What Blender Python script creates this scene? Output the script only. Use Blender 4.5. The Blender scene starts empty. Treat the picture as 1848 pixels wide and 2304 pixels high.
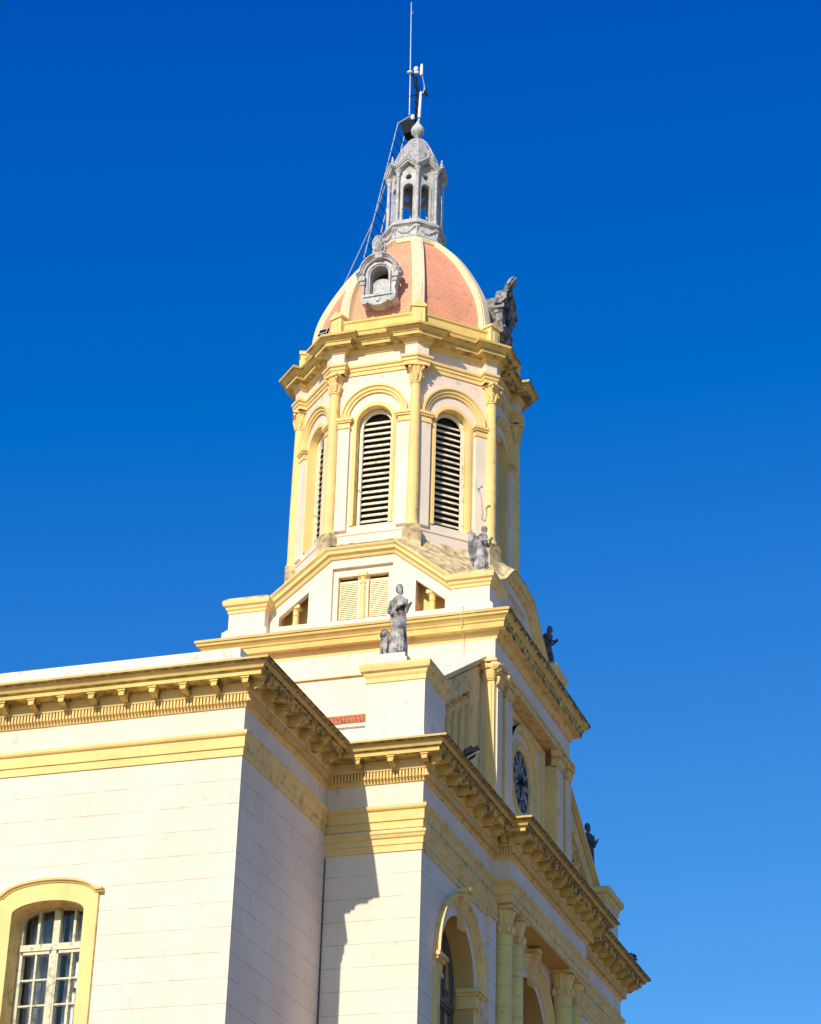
import bpy, bmesh, math, random
from mathutils import Vector, Matrix
from mathutils.geometry import tessellate_polygon
random.seed(7)
R = math.radians
S = 1.35            # model units -> metres (applied to every top-level object at the end)
EYE = 1.6
scn = bpy.context.scene
COL = scn.collection

# ------------------------------------------------------------------ camera
HEAD, PITCH, ROLL, FPX = R(19.009), R(27.150), R(1.7788), 5229.43
cam_d = bpy.data.cameras.new('camera')
cam_d.sensor_fit = 'HORIZONTAL'; cam_d.sensor_width = 36.0
cam_d.lens = 36.0 * FPX / 1848.0
cam_d.clip_start = 0.1; cam_d.clip_end = 6000
cam = bpy.data.objects.new('camera', cam_d); COL.objects.link(cam)
fwd = Vector((-math.sin(HEAD)*math.cos(PITCH), math.cos(HEAD)*math.cos(PITCH), math.sin(PITCH)))
rt0 = Vector((math.cos(HEAD), math.sin(HEAD), 0)); up0 = rt0.cross(fwd)
rt = rt0*math.cos(ROLL) + up0*math.sin(ROLL); up = -rt0*math.sin(ROLL) + up0*math.cos(ROLL)
m = Matrix((rt, up, -fwd)).transposed().to_4x4(); m.translation = (0, 0, EYE)
cam.matrix_world = m
scn.camera = cam

# ------------------------------------------------------------------ world, sun, exposure
SUN = Vector((-0.098, -1.0, 0.585)).normalized()
w = bpy.data.worlds.new('World'); scn.world = w; w.use_nodes = True
nt = w.node_tree; nt.nodes.clear()
sky = nt.nodes.new('ShaderNodeTexSky'); sky.sky_type = 'NISHITA'; sky.sun_disc = False
sky.sun_elevation = math.asin(SUN.z); sky.sun_rotation = math.atan2(SUN.x, SUN.y)
sky.altitude = 300; sky.air_density = 1.0; sky.dust_density = 0.6; sky.ozone_density = 3.0
def _m(op, a, b):
    t = nt.nodes.new('ShaderNodeMath'); t.operation = op
    for i, v in enumerate((a, b)):
        if isinstance(v, (int, float)): t.inputs[i].default_value = v
        else: nt.links.new(v, t.inputs[i])
    return t.outputs[0]
sp = nt.nodes.new('ShaderNodeSeparateColor'); cm = nt.nodes.new('ShaderNodeCombineColor'); nt.links.new(sky.outputs[0], sp.inputs[0])
nt.links.new(_m('MAXIMUM', _m('MULTIPLY', _m('SUBTRACT', sp.outputs[0], 1.0), .834), 0.0), cm.inputs[0])     # a deeper, more saturated blue than the plain model
nt.links.new(_m('MAXIMUM', _m('MULTIPLY', _m('SUBTRACT', sp.outputs[1], .62), 1.27), 0.0), cm.inputs[1])
nt.links.new(_m('MULTIPLY', _m('POWER', sp.outputs[2], .7), 2.50), cm.inputs[2])
bg = nt.nodes.new('ShaderNodeBackground'); bg.inputs['Strength'].default_value = 0.10
wo = nt.nodes.new('ShaderNodeOutputWorld')
nt.links.new(cm.outputs[0], bg.inputs[0]); nt.links.new(bg.outputs[0], wo.inputs[0])
sd = bpy.data.lights.new('sun', 'SUN'); sd.energy = 5.0; sd.angle = R(0.5); sd.color = (1.0, 0.885, 0.74)
so = bpy.data.objects.new('sun', sd); COL.objects.link(so); so.location = (-20, -60, 60)
so.rotation_euler = SUN.to_track_quat('Z', 'Y').to_euler()
scn.render.engine = 'CYCLES'
scn.view_settings.view_transform = 'Standard'; scn.view_settings.look = 'None'
scn.view_settings.exposure = 0.0; scn.view_settings.gamma = 1.0

# ------------------------------------------------------------------ materials
def mat(name, col, rough=0.85, var=0.06, vscale=1.2, bump=0.15, bscale=60, joints=None, stain=None,
        stain_amt=0.0, stain_scale=6, metallic=0.0, streak=0.0, side=0.0, scales=False, stain_w=.8):
    mt = bpy.data.materials.new(name); mt.use_nodes = True
    n = mt.node_tree.nodes; l = mt.node_tree.links
    b = n['Principled BSDF']; b.inputs['Roughness'].default_value = rough; b.inputs['Metallic'].default_value = metallic
    tc = n.new('ShaderNodeTexCoord'); P = tc.outputs['Object']
    def noise(scale, detail=4, vec=None):
        t = n.new('ShaderNodeTexNoise'); t.inputs['Scale'].default_value = scale; t.inputs['Detail'].default_value = detail
        l.new(vec or P, t.inputs['Vector']); return t.outputs['Fac']
    def math_(op, a, bb=None, clamp=False):
        t = n.new('ShaderNodeMath'); t.operation = op; t.use_clamp = clamp
        for i, v in enumerate((a, bb)):
            if v is None: continue
            if isinstance(v, (int, float)): t.inputs[i].default_value = v
            else: l.new(v, t.inputs[i])
        return t.outputs[0]
    def ramp(f, a, c):
        t = n.new('ShaderNodeMapRange'); t.inputs['From Min'].default_value = a; t.inputs['From Max'].default_value = c
        l.new(f, t.inputs['Value']); return t.outputs[0]
    def mix(f, a, c):
        t = n.new('ShaderNodeMix'); t.data_type = 'RGBA'
        if isinstance(f, (int, float)): t.inputs['Factor'].default_value = f
        else: l.new(f, t.inputs['Factor'])
        for i, v in ((6, a), (7, c)):
            if isinstance(v, tuple): t.inputs[i].default_value = (*v[:3], 1)
            else: l.new(v, t.inputs[i])
        return t.outputs[2]
    dark = tuple(c*(1-var*2.2) for c in col); light = tuple(min(1, c*(1+var)) for c in col)
    c = mix(ramp(noise(vscale, 5), .3, .7), dark, light)
    h = noise(bscale, 3)
    if streak:   # rain streaks: noise stretched down the wall
        mp = n.new('ShaderNodeMapping'); mp.inputs['Scale'].default_value = (9, 9, .9); l.new(P, mp.inputs['Vector'])
        f = math_('MULTIPLY', ramp(noise(1.0, 5, mp.outputs[0]), .56, .74), streak, True)
        c = mix(f, c, tuple(x*.45 for x in col))
    sepP = n.new('ShaderNodeSeparateXYZ'); l.new(P, sepP.inputs[0])
    geo = n.new('ShaderNodeNewGeometry'); sn = n.new('ShaderNodeSeparateXYZ'); l.new(geo.outputs['Normal'], sn.inputs[0])
    if joints:
        bw, bh, z0, only_h = joints
        isx = math_('GREATER_THAN', math_('ABSOLUTE', sn.outputs[0]), .5)
        u = math_('ADD', math_('MULTIPLY', sepP.outputs[1], isx), math_('MULTIPLY', sepP.outputs[0], math_('SUBTRACT', 1, isx)))
        cb = n.new('ShaderNodeCombineXYZ'); l.new(u, cb.inputs[0]); l.new(math_('SUBTRACT', sepP.outputs[2], z0), cb.inputs[1])
        if only_h: cb.inputs[0].default_value = .3; l.remove(cb.inputs[0].links[0])
        br = n.new('ShaderNodeTexBrick'); br.offset = 0.22; br.offset_frequency = 2
        br.inputs['Scale'].default_value = 1; br.inputs['Brick Width'].default_value = bw; br.inputs['Row Height'].default_value = bh
        br.inputs['Mortar Size'].default_value = 0.0065; br.inputs['Mortar Smooth'].default_value = .3
        l.new(cb.outputs[0], br.inputs['Vector'])
        wear = ramp(noise(3.5, 3), .25, .6)
        cb2 = n.new('ShaderNodeCombineXYZ'); cb2.inputs[0].default_value = 3.3; l.new(math_('SUBTRACT', sepP.outputs[2], z0), cb2.inputs[1])
        b2 = n.new('ShaderNodeTexBrick'); b2.inputs['Scale'].default_value = 1; b2.inputs['Brick Width'].default_value = 500; b2.inputs['Row Height'].default_value = bh
        b2.inputs['Mortar Size'].default_value = 0.0065; b2.inputs['Mortar Smooth'].default_value = .3; b2.offset = 0
        l.new(cb2.outputs[0], b2.inputs['Vector'])
        k_ = math_('ADD', math_('MULTIPLY', isx, .45), .22)
        jf = math_('MAXIMUM', b2.outputs['Fac'], math_('MULTIPLY', br.outputs['Fac'], k_))
        f = math_('MULTIPLY', jf, wear)
        c = mix(math_('MULTIPLY', f, .62), c, (.20, .15, .11))
        h = math_('SUBTRACT', math_('MULTIPLY', h, .25), jf)
    if scales:   # small fish-scale tiles, laid in rows
        az = math_('ARCTAN2', sepP.outputs[0], sepP.outputs[1])
        cb = n.new('ShaderNodeCombineXYZ'); l.new(math_('MULTIPLY', az, scales[0]), cb.inputs[0]); l.new(math_('MULTIPLY', sepP.outputs[2], scales[1]), cb.inputs[1])
        br = n.new('ShaderNodeTexBrick'); br.offset = .5; br.inputs['Scale'].default_value = 1
        br.inputs['Brick Width'].default_value = .13; br.inputs['Row Height'].default_value = .1
        br.inputs['Mortar Size'].default_value = .010; br.inputs['Mortar Smooth'].default_value = .6
        l.new(cb.outputs[0], br.inputs['Vector'])
        c = mix(math_('MULTIPLY', br.outputs['Fac'], .32), c, tuple(x*.45 for x in col))
        wn = n.new('ShaderNodeTexVoronoi'); wn.inputs['Scale'].default_value = 9; l.new(P, wn.inputs['Vector'])
        c = mix(math_('MULTIPLY', ramp(wn.outputs['Color'], .2, .9), .12), c, tuple(min(1, x*1.5+.03) for x in col))
        h = math_('SUBTRACT', math_('MULTIPLY', h, .3), br.outputs['Fac'])
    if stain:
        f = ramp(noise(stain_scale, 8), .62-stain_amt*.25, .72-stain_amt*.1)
        if side:   # lichen and soot on front (+X) faces and ledges; undersides also darkened as painted shade
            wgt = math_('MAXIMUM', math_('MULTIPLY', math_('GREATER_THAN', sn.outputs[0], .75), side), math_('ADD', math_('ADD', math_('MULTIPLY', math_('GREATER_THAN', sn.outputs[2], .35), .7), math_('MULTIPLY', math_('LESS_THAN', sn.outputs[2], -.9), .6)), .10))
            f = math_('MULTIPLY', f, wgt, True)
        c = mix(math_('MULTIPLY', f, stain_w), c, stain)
    l.new(c, b.inputs['Base Color'])
    bp = n.new('ShaderNodeBump'); bp.inputs['Strength'].default_value = bump; bp.inputs['Distance'].default_value = .02
    l.new(h, bp.inputs['Height']); l.new(bp.outputs[0], b.inputs['Normal'])
    return mt

CREAM = (0.81, 0.67, 0.53); YEL = (0.85, 0.60, 0.235)
M = {}
M['cream_blocks'] = mat('cream_block_plaster', CREAM, joints=(1.55, .3795, 12.285-.3795*40, False), stain=(.45, .36, .27), stain_amt=.0, stain_scale=5, streak=.13, bump=.2, var=.045, stain_w=.3)
M['cream'] = mat('cream_plaster', CREAM, stain=(.42, .33, .25), stain_amt=.1, stain_scale=4, streak=.16, var=.04, stain_w=.45)
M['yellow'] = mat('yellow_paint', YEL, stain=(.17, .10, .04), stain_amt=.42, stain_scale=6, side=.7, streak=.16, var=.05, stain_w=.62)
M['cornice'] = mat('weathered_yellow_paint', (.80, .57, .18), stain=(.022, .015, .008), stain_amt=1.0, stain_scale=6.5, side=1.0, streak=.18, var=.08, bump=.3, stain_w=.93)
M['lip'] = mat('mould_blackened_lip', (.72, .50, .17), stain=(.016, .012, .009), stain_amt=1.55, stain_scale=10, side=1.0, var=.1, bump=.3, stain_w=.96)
M['lichen'] = mat('lichen_covered_render', (.76, .59, .31), stain=(.20, .14, .075), stain_amt=.75, stain_scale=6, var=.16, vscale=5, bump=.5, bscale=25, stain_w=.75)
M['ledge'] = mat('bleached_ledge', (.76, .68, .55), stain=(.36, .28, .19), stain_amt=.3, stain_scale=9, var=.06, stain_w=.5)
M['column'] = mat('yellow_drum_column', (.80, .62, .22), joints=(50, .372, 11.93-.372*30, True), stain=(.4, .3, .12), stain_amt=.1, stain_scale=12, bump=.35, bscale=45, stain_w=.4)
M['reveal'] = mat('ochre_reveal', (.62, .40, .13), var=.08)
M['tile'] = mat('salmon_dome_tile', (.80, .335, .185), rough=.7, scales=(1.7, 1.25), stain=(.40, .17, .09), stain_amt=.2, stain_scale=11, var=.06, vscale=2, bump=.35, stain_w=.6)
M['rib'] = mat('dome_rib_plaster', (.82, .66, .42), stain=(.45, .32, .17), stain_w=.5, stain_amt=.2, stain_scale=9, streak=.3)
M['cement'] = mat('grey_cement', (.56, .55, .54), stain=(.13, .125, .12), stain_w=.6, stain_amt=.35, stain_scale=11, var=.14, vscale=5, bump=.35, streak=.4)
M['cement_scales'] = mat('grey_scale_cement', (.44, .43, .42), stain=(.10, .09, .085), stain_w=.75, stain_amt=.4, stain_scale=14, scales=(1.1, 1.2), bump=.6)
M['stone'] = mat('weathered_shaded_stone', (.50, .465, .445), stain=(.035, .03, .027), stain_w=.92, stain_amt=.82, stain_scale=6, var=.2, vscale=8, bump=.5)  # black stain made heavy to stand in for the statues' dark shadow side
M['stone_dark'] = mat('darker_grey_stone', (.17, .155, .15), stain=(.02, .018, .016), stain_amt=.8, stain_scale=8, var=.2, vscale=8, bump=.5, stain_w=.9)  # the statue stone in a much darker grey, for the two far statues
M['cement_dark'] = mat('shade_darkened_cement', (.33, .32, .32), stain=(.03, .028, .027), stain_amt=.8, stain_scale=8, var=.2, vscale=6, bump=.4, stain_w=.9)  # darker copy of the dormer cement, shade painted in for the +X side
M['metal_dark'] = mat('dark_painted_metal', (.016, .016, .02), rough=.75, metallic=.0, var=.1)
M['metal_dark'].node_tree.nodes['Principled BSDF'].inputs['Specular IOR Level'].default_value = .1
M['metal_light'] = mat('galvanised_metal', (.40, .42, .46), rough=.5, metallic=.3, var=.1)
M['plastic'] = mat('white_plastic', (.80, .80, .78), rough=.4, var=.03)
M['louvre'] = mat('louvre_slat_paint', (.78, .72, .56), stain=(.3, .24, .15), stain_amt=.3, stain_scale=10)
M['shutter'] = mat('shutter_paint', (.80, .72, .45), var=.05)
M['dark'] = mat('dark_interior', (.015, .013, .012), var=.1)
M['frame'] = mat('window_frame_paint', (.62, .58, .40), rough=.5, stain=(.25, .2, .12), stain_amt=.3, stain_scale=12)
M['frame_dark'] = mat('dark_window_frame', (.10, .09, .08), rough=.5)
M['curtain'] = mat('blue_grey_curtain', (.20, .20, .22), var=.15, vscale=4)
M['terracotta'] = mat('terracotta_roof_tile', (.62, .20, .085), stain=(.10, .05, .03), stain_amt=.5, stain_scale=6, var=.2, vscale=9)
M['roof'] = mat('flat_roof_render', (.5, .45, .38), var=.1)
M['dial'] = mat('clock_dial', (.018, .018, .02), rough=.7)
M['numeral'] = mat('clock_numeral', (.40, .38, .36), rough=.5)
M['paving'] = mat('pale_paving', (.29, .20, .11), var=.15, vscale=.3, joints=(1.2, .6, 0, False))
gl = bpy.data.materials.new('window_glass'); gl.use_nodes = True
g = gl.node_tree.nodes['Principled BSDF']; g.inputs['Base Color'].default_value = (.75, .8, .82, 1); g.inputs['Roughness'].default_value = .04
g.inputs['Transmission Weight'].default_value = 1.0; g.inputs['IOR'].default_value = 1.45
M['glass'] = gl

# ------------------------------------------------------------------ mesh helpers
class MB:
    def __init__(s): s.bm = bmesh.new()
    def face(s, pts, mi=0):
        try:
            f = s.bm.faces.new([s.bm.verts.new(p) for p in pts]); f.material_index = mi; return f
        except ValueError: return None
    def box(s, x0, x1, y0, y1, z0, z1, mi=0, mp=None):
        if x1 < x0: x0, x1 = x1, x0
        if y1 < y0: y0, y1 = y1, y0
        v = [(x, y, z) for z in (z0, z1) for y in (y0, y1) for x in (x0, x1)]
        if mp: v = [mp(*p) for p in v]
        vs = [s.bm.verts.new(p) for p in v]
        for q in ((0, 2, 3, 1), (4, 5, 7, 6), (0, 1, 5, 4), (2, 6, 7, 3), (0, 4, 6, 2), (1, 3, 7, 5)):
            f = s.bm.faces.new([vs[i] for i in q]); f.material_index = mi
        return s
    def prism(s, poly, mp, w0, w1, mi=0):
        """poly (u,v) extruded from w0 to w1 through mp(u,v,w)"""
        n = len(poly); a = [s.bm.verts.new(mp(u, v, w0)) for u, v in poly]; b = [s.bm.verts.new(mp(u, v, w1)) for u, v in poly]
        for i in range(n):
            f = s.bm.faces.new((a[i], a[(i+1) % n], b[(i+1) % n], b[i])); f.material_index = mi
        for ring in (a, b):
            tr = tessellate_polygon([[Vector((u, v, 0)) for u, v in poly]])
            for t in tr:
                try:
                    f = s.bm.faces.new([ring[i] for i in t]); f.material_index = mi
                except ValueError: pass
        return s
    def panel(s, outline, holes, mp, depth, mi=0, mih=None, edge=True):
        """flat sheet at w=0 with holes; hole reveals run back to w=-depth"""
        loops = [outline] + holes
        flat = [p for lp in loops for p in lp]
        vs = [s.bm.verts.new(mp(u, v, 0)) for u, v in flat]
        for t in tessellate_polygon([[Vector((u, v, 0)) for u, v in lp] for lp in loops]):
            try:
                f = s.bm.faces.new([vs[i] for i in t]); f.material_index = mi
            except ValueError: pass
        for li, lp in enumerate(loops):
            if li == 0 and not edge: continue
            d = depth
            for i in range(len(lp)):
                p, q = lp[i], lp[(i+1) % len(lp)]
                s.face([mp(p[0], p[1], 0), mp(q[0], q[1], 0), mp(q[0], q[1], -d), mp(p[0], p[1], -d)], (mih if (li and mih is not None) else mi))
        return s
    def sweep(s, path, prof, mp, closed=False, mis=None, caps=True):
        """profile (off, h) swept on a 2-D path; off is to the right of travel, mitred. mis: material per profile segment"""
        n = len(path); rows = []
        for i in range(n):
            p = Vector(path[i]); ns = []
            if closed or i > 0:
                d = (p - Vector(path[i-1])).normalized(); ns.append(Vector((d.y, -d.x)))
            if closed or i < n-1:
                d = (Vector(path[(i+1) % n]) - p).normalized(); ns.append(Vector((d.y, -d.x)))
            if len(ns) == 2: mv = (ns[0]+ns[1]) / max(.15, (1 + ns[0].dot(ns[1])))
            else: mv = ns[0]
            rows.append([s.bm.verts.new(mp(p.x+mv.x*o, p.y+mv.y*o, h)) for o, h in prof])
        m_ = n if closed else n-1
        for i in range(m_):
            a, b = rows[i], rows[(i+1) % n]
            for j in range(len(prof)-1):
                try:
                    f = s.bm.faces.new((a[j], b[j], b[j+1], a[j+1])); f.material_index = mis[j] if mis else 0
                except ValueError: pass
        if caps and not closed:
            for r_ in (rows[0], rows[-1]):
                tr = tessellate_polygon([[Vector((o, h, 0)) for o, h in prof]])
                for t in tr:
                    try: s.bm.faces.new([r_[k] for k in t])
                    except ValueError: pass
        return s
    def lathe(s, prof, n=16, c=(0, 0), mi=0, mod=None, a0=0.0):
        rows = []
        for r_, z in prof:
            row = []
            for i in range(n):
                a = a0 + 2*math.pi*i/n; rr = r_ * (mod(a, z) if mod else 1)
                row.append(s.bm.verts.new((c[0]+rr*math.cos(a), c[1]+rr*math.sin(a), z)))
            rows.append(row)
        for a, b in zip(rows, rows[1:]):
            for i in range(n):
                f = s.bm.faces.new((a[i], a[(i+1) % n], b[(i+1) % n], b[i])); f.material_index = mi
        for r_ in (rows[0], rows[-1]):
            f = s.bm.faces.new(r_); f.material_index = mi
        return s
    def tube(s, pts, rad, n=8, mi=0, cap=True):
        pts = [Vector(p) for p in pts]
        rads = rad if isinstance(rad, (list, tuple)) else [rad]*len(pts)
        rows = []; prevx = None
        for i, p in enumerate(pts):
            d = ((pts[i+1] if i < len(pts)-1 else p) - (pts[i-1] if i else p)).normalized()
            x = d.cross(Vector((0, 0, 1)))
            if x.length < .05: x = d.cross(Vector((0, 1, 0)))
            x.normalize()
            if prevx is not None and x.dot(prevx) < 0: x = -x
            prevx = x; y = d.cross(x)
            rows.append([s.bm.verts.new(p + (x*math.cos(2*math.pi*k/n) + y*math.sin(2*math.pi*k/n))*rads[i]) for k in range(n)])
        for a, b in zip(rows, rows[1:]):
            for i in range(n):
                f = s.bm.faces.new((a[i], a[(i+1) % n], b[(i+1) % n], b[i])); f.material_index = mi
        if cap:
            for r_ in (rows[0], rows[-1]):
                f = s.bm.faces.new(r_); f.material_index = mi
        return s
    def ball(s, c, r_, mi=0, seg=12, sc=(1, 1, 1)):
        mt = Matrix.Translation(c) @ Matrix.Diagonal((r_*sc[0], r_*sc[1], r_*sc[2], 1))
        ret = bmesh.ops.create_uvsphere(s.bm, u_segments=seg, v_segments=max(6, seg*2//3), radius=1, matrix=mt)
        for v in ret['verts']:
            for f in v.link_faces: f.material_index = mi
        return s
    def beam(s, a, b, w_, h_, mi=0):
        a = Vector(a); b = Vector(b); d = (b-a).normalized(); x = d.cross(Vector((0, 0, 1)))
        if x.length < .05: x = Vector((1, 0, 0))
        x.normalize(); y = d.cross(x)
        vs = []
        for p in (a, b):
            for sx, sy in ((-1, -1), (1, -1), (1, 1), (-1, 1)): vs.append(s.bm.verts.new(p + x*sx*w_/2 + y*sy*h_/2))
        for q in ((0, 1, 2, 3), (7, 6, 5, 4), (0, 4, 5, 1), (1, 5, 6, 2), (2, 6, 7, 3), (3, 7, 4, 0)):
            f = s.bm.faces.new([vs[i] for i in q]); f.material_index = mi
        return s

WM = {}
def place(o, parent, loc, rz):
    o.location = loc; o.rotation_euler = (0, 0, rz)
    WM[o] = Matrix.Translation(loc) @ Matrix.Rotation(rz, 4, 'Z')
    if parent:
        o.parent = parent; o.matrix_parent_inverse = WM[parent].inverted()
def obj(name, mb, mats, parent=None, loc=(0, 0, 0), rz=0.0, smooth=False, label=None, me=None, mods=None):
    if me is None:
        bm = mb.bm; bmesh.ops.recalc_face_normals(bm, faces=bm.faces)
        me = bpy.data.meshes.new(name); bm.to_mesh(me); bm.free()
        for k in (mats if isinstance(mats, (list, tuple)) else [mats]): me.materials.append(M[k])
        if smooth:
            for p in me.polygons: p.use_smooth = True
    o = bpy.data.objects.new(name, me); COL.objects.link(o); place(o, parent, loc, rz)
    if label: o['label'] = label
    return o
def thing(name, loc, label, cat, group=None):
    o = bpy.data.objects.new(name, None); o.empty_display_size = .2; COL.objects.link(o); place(o, None, loc, 0)
    o['label'] = label; o['category'] = cat
    if group: o['group'] = group
    return o
def tag(o, label, cat, group=None):
    o['label'] = label; o['category'] = cat
    if group: o['group'] = group
    return o
def dup(o, parent, rz=None, loc=None):
    """a copy of a part with its sub-parts, turned about the tower axis"""
    c = o.copy(); COL.objects.link(c)
    place(c, parent, loc if loc is not None else tuple(o.location), rz if rz is not None else o.rotation_euler.z)
    for ch in list(o.children): dup(ch, c, rz, loc)
    return c

XYH = lambda x, y, h: (x, y, h)
def SY(y0): return lambda u, v, w_: (u, y0-w_, v)          # wall facing -Y, u = x
def EX(x0): return lambda u, v, w_: (x0+w_, u, v)          # wall facing +X, u = y
def arc(cx, cz, r_, a0, a1, n, rx=1.0):
    return [(cx + r_*rx*math.cos(R(a0+(a1-a0)*i/n)), cz + r_*math.sin(R(a0+(a1-a0)*i/n))) for i in range(n+1)]
def arch_hole(c, hw, z0, zs, n=16, rz=None):
    """opening with a round (or segmental) head, counter-clockwise"""
    rz = rz or hw
    return [(c-hw, z0), (c+hw, z0)] + [(c+hw*math.cos(R(180*i/n)), zs+rz*math.sin(R(180*i/n))) for i in range(n+1)]
GZ = -EYE/S

# ------------------------------------------------------------------ ground
gm = MB(); gm.face([(-700, -700, GZ), (700, -700, GZ), (700, 700, GZ), (-700, 700, GZ)])
ground = obj('ground', gm, 'paving'); ground['kind'] = 'structure'

# ------------------------------------------------------------------ plan constants
YA, XA = 30.32, -13.01       # wing: lit side wall plane, end-wall plane
YB, XB = 34.0, -11.345       # pavilion: lit side wall plane, front plane
XF = -11.045                 # projecting centre of the front
Y1, Y2, YE = 38.10, 43.55, 47.64
TX0, TX1, TY0, TY1 = -16.95, -11.33, 38.0, 43.4
XC, YC = -14.135, 40.70      # tower axis
church = thing('church', (XC, YC, GZ), 'cream and yellow painted church with a tall clock tower, red tiled dome and grey lantern', 'church')

plan = [(-40, YA), (XA, YA), (XA, YB), (XB, YB), (XB, Y1), (XF, Y1), (XF, Y2), (XB, Y2), (XB, YE), (XA, YE), (XA, 51.3), (-40, 51.3)]

# ---- wing (left)
WC, WHW = -15.99, .60
w_open = arch_hole(WC, WHW, 7.6, 10.40, 14, .19)
mb = MB(); mb.panel([(-40, GZ), (XA, GZ), (XA, 14.0), (-40, 14.0)], [w_open], SY(YA), .34, 0, 1, edge=False)
mb.panel([(YA, GZ), (YB, GZ), (YB, 14.0), (YA, 14.0)], [], EX(XA), .1, 0, edge=False)
mb.face([(-40, YA, 14.06), (XA, YA, 14.06), (XA, 51.3, 14.06), (-40, 51.3, 14.06)], 2)
mb.face([(-40, YA, GZ), (-40, 51.3, GZ), (-40, 51.3, 14.0), (-40, YA, 14.0)])
mb.face([(-40, 51.3, GZ), (XA, 51.3, GZ), (XA, 51.3, 14.0), (-40, 51.3, 14.0)])
mb.face([(XA, YE, GZ), (XA, 51.3, GZ), (XA, 51.3, 14.0), (XA, YE, 14.0)])
obj('wing_wall', mb, ['cream_blocks', 'yellow', 'roof'], church)

# ---- pavilion walls with arched windows
BC = 36.05; bw_open = arch_hole(BC, .95, 7.0, 10.80)
BC2 = 2*40.82-BC; bw_open2 = arch_hole(BC2, .95, 7.0, 10.80)
XW = -11.46   # centre wall behind the columns
cw_open = arch_hole(40.82, 1.28, GZ+.01, 10.75, 20)
mb = MB()
mb.panel([(XA, GZ), (XB, GZ), (XB, 14.0), (XA, 14.0)], [], SY(YB), .1, edge=False)
mb.panel([(YB, GZ), (Y1, GZ), (Y1, 14.0), (YB, 14.0)], [bw_open], EX(XB), .42, 0, 1, edge=False)
mb.panel([(Y2, GZ), (YE, GZ), (YE, 14.0), (Y2, 14.0)], [bw_open2], EX(XB), .42, 0, 1, edge=False)
mb.face([(XA, YE, GZ), (XB, YE, GZ), (XB, YE, 14), (XA, YE, 14)])
mb.face([(XB, Y1, GZ), (XW, Y1, GZ), (XW, Y1, 14), (XB, Y1, 14)]); mb.face([(XB, Y2, GZ), (XW, Y2, GZ), (XW, Y2, 14), (XB, Y2, 14)])
mb.face([(XA, YB, 14.05), (XB, YB, 14.05), (XB, YE, 14.05), (XA, YE, 14.05)], 2)
obj('front_wall', mb, ['cream_blocks', 'reveal', 'roof'], church)
mb = MB(); mb.panel([(Y1, GZ), (Y2, GZ), (Y2, 12.66), (Y1, 12.66)], [cw_open], EX(XW), .5, 0, 1, edge=False)
obj('portal_wall', mb, ['cream', 'reveal'], church)
# beam over the columns, soffit in ochre
mb = MB(); mb.box(XW, XF, Y1, Y2, 12.64, 14.0)
mb.face([(XW, Y1, 12.636), (XF, Y1, 12.636), (XF, Y2, 12.636), (XW, Y2, 12.636)], 1)
obj('portico_beam', mb, ['cream', 'reveal'], church)

# ---- entablature of the body
prof = [(.0, 12.66), (.022, 12.66), (.022, 12.785), (.045, 12.79), (.045, 12.955), (.075, 12.975), (.09, 13.0), (.09, 13.045), (.0, 13.055),
        (.004, 13.44), (.03, 13.45), (.035, 13.49), (.055, 13.52), (.055, 13.63), (.12, 13.635), (.135, 13.67), (.14, 13.80), (.385, 13.805),
        (.39, 13.885), (.44, 13.89), (.455, 13.925), (.50, 13.965), (.545, 13.985), (.56, 13.99), (.56, 14.025), (.40, 14.06), (.0, 14.10)]
mis = [3]*8 + [1] + [3]*7 + [0]*3 + [4]*5 + [2]*2
mb = MB(); mb.sweep(plan, prof, XYH, mis=mis, caps=False)
# dentils and modillions belong to the cornice
def on_edges(pl, lo=0):
    for i in range(len(pl)-1):
        a, b = Vector(pl[i]), Vector(pl[i+1]); L = (b-a).length; d = (b-a)/L; nrm = Vector((d.y, -d.x))
        def turn(p, q, r_):
            e1 = (Vector(q)-Vector(p)); e2 = (Vector(r_)-Vector(q)); return e1.x*e2.y-e1.y*e2.x
        s0 = turn(pl[i-1], pl[i], pl[i+1]) if i > 0 else 0
        s1 = turn(pl[i], pl[i+1], pl[i+2]) if i < len(pl)-2 else 0
        yield a, b, L, d, nrm, s0, s1
for a, b, L, d, nrm, s0, s1 in on_edges(plan):
    if a.y > 49 or b.y > 49.5: continue
    e0 = -.085 if s0 > 0 else .12; e1 = L+.085 if s1 > 0 else L-.12
    if L > 20: e0 = L-9.0
    if e1 - e0 < .05: continue
    k = max(1, round((e1-e0)/.0555))
    for j in range(k+1):
        t = e0+(e1-e0)*j/k
        mb.box(t-.016, t+.016, (.05), .118, 13.505, 13.625, 3, mp=lambda x, y, z: (a.x+d.x*x+nrm.x*y, a.y+d.y*x+nrm.y*y, z))
    e0 = -.12 if s0 > 0 else .62; e1 = L+.12 if s1 > 0 else L-.62
    if L > 20: e0 = L+.12-.514*17
    if L < .6: ts = [] if s0*s1 >= 0 else [L/2+.12*(1 if s1 > 0 else -1)]
    elif e1-e0 < .3: ts = [(e0+e1)/2]
    else:
        k = max(1, round((e1-e0)/.505)); ts = [e0+(e1-e0)*j/k for j in range(k+1)]
    for t in ts:
        mq = lambda u, v, w_: (a.x+d.x*(t+w_)+nrm.x*u, a.y+d.y*(t+w_)+nrm.y*u, v)
        mb.prism([(.125, 13.665), (.19, 13.655), (.25, 13.675), (.31, 13.715), (.335, 13.715), (.355, 13.735), (.355, 13.775), (.125, 13.775)], mq, -.05, .05, 0)
        mb.prism([(.125, 13.775), (.37, 13.775), (.37, 13.802), (.125, 13.802)], mq, -.068, .068, 0)
        mb.box(-.045, .045, .345, .362, 13.70, 13.735, 0, mp=lambda x, y, z: (a.x+d.x*(t+x)+nrm.x*y, a.y+d.y*(t+x)+nrm.y*y, z))
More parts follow.
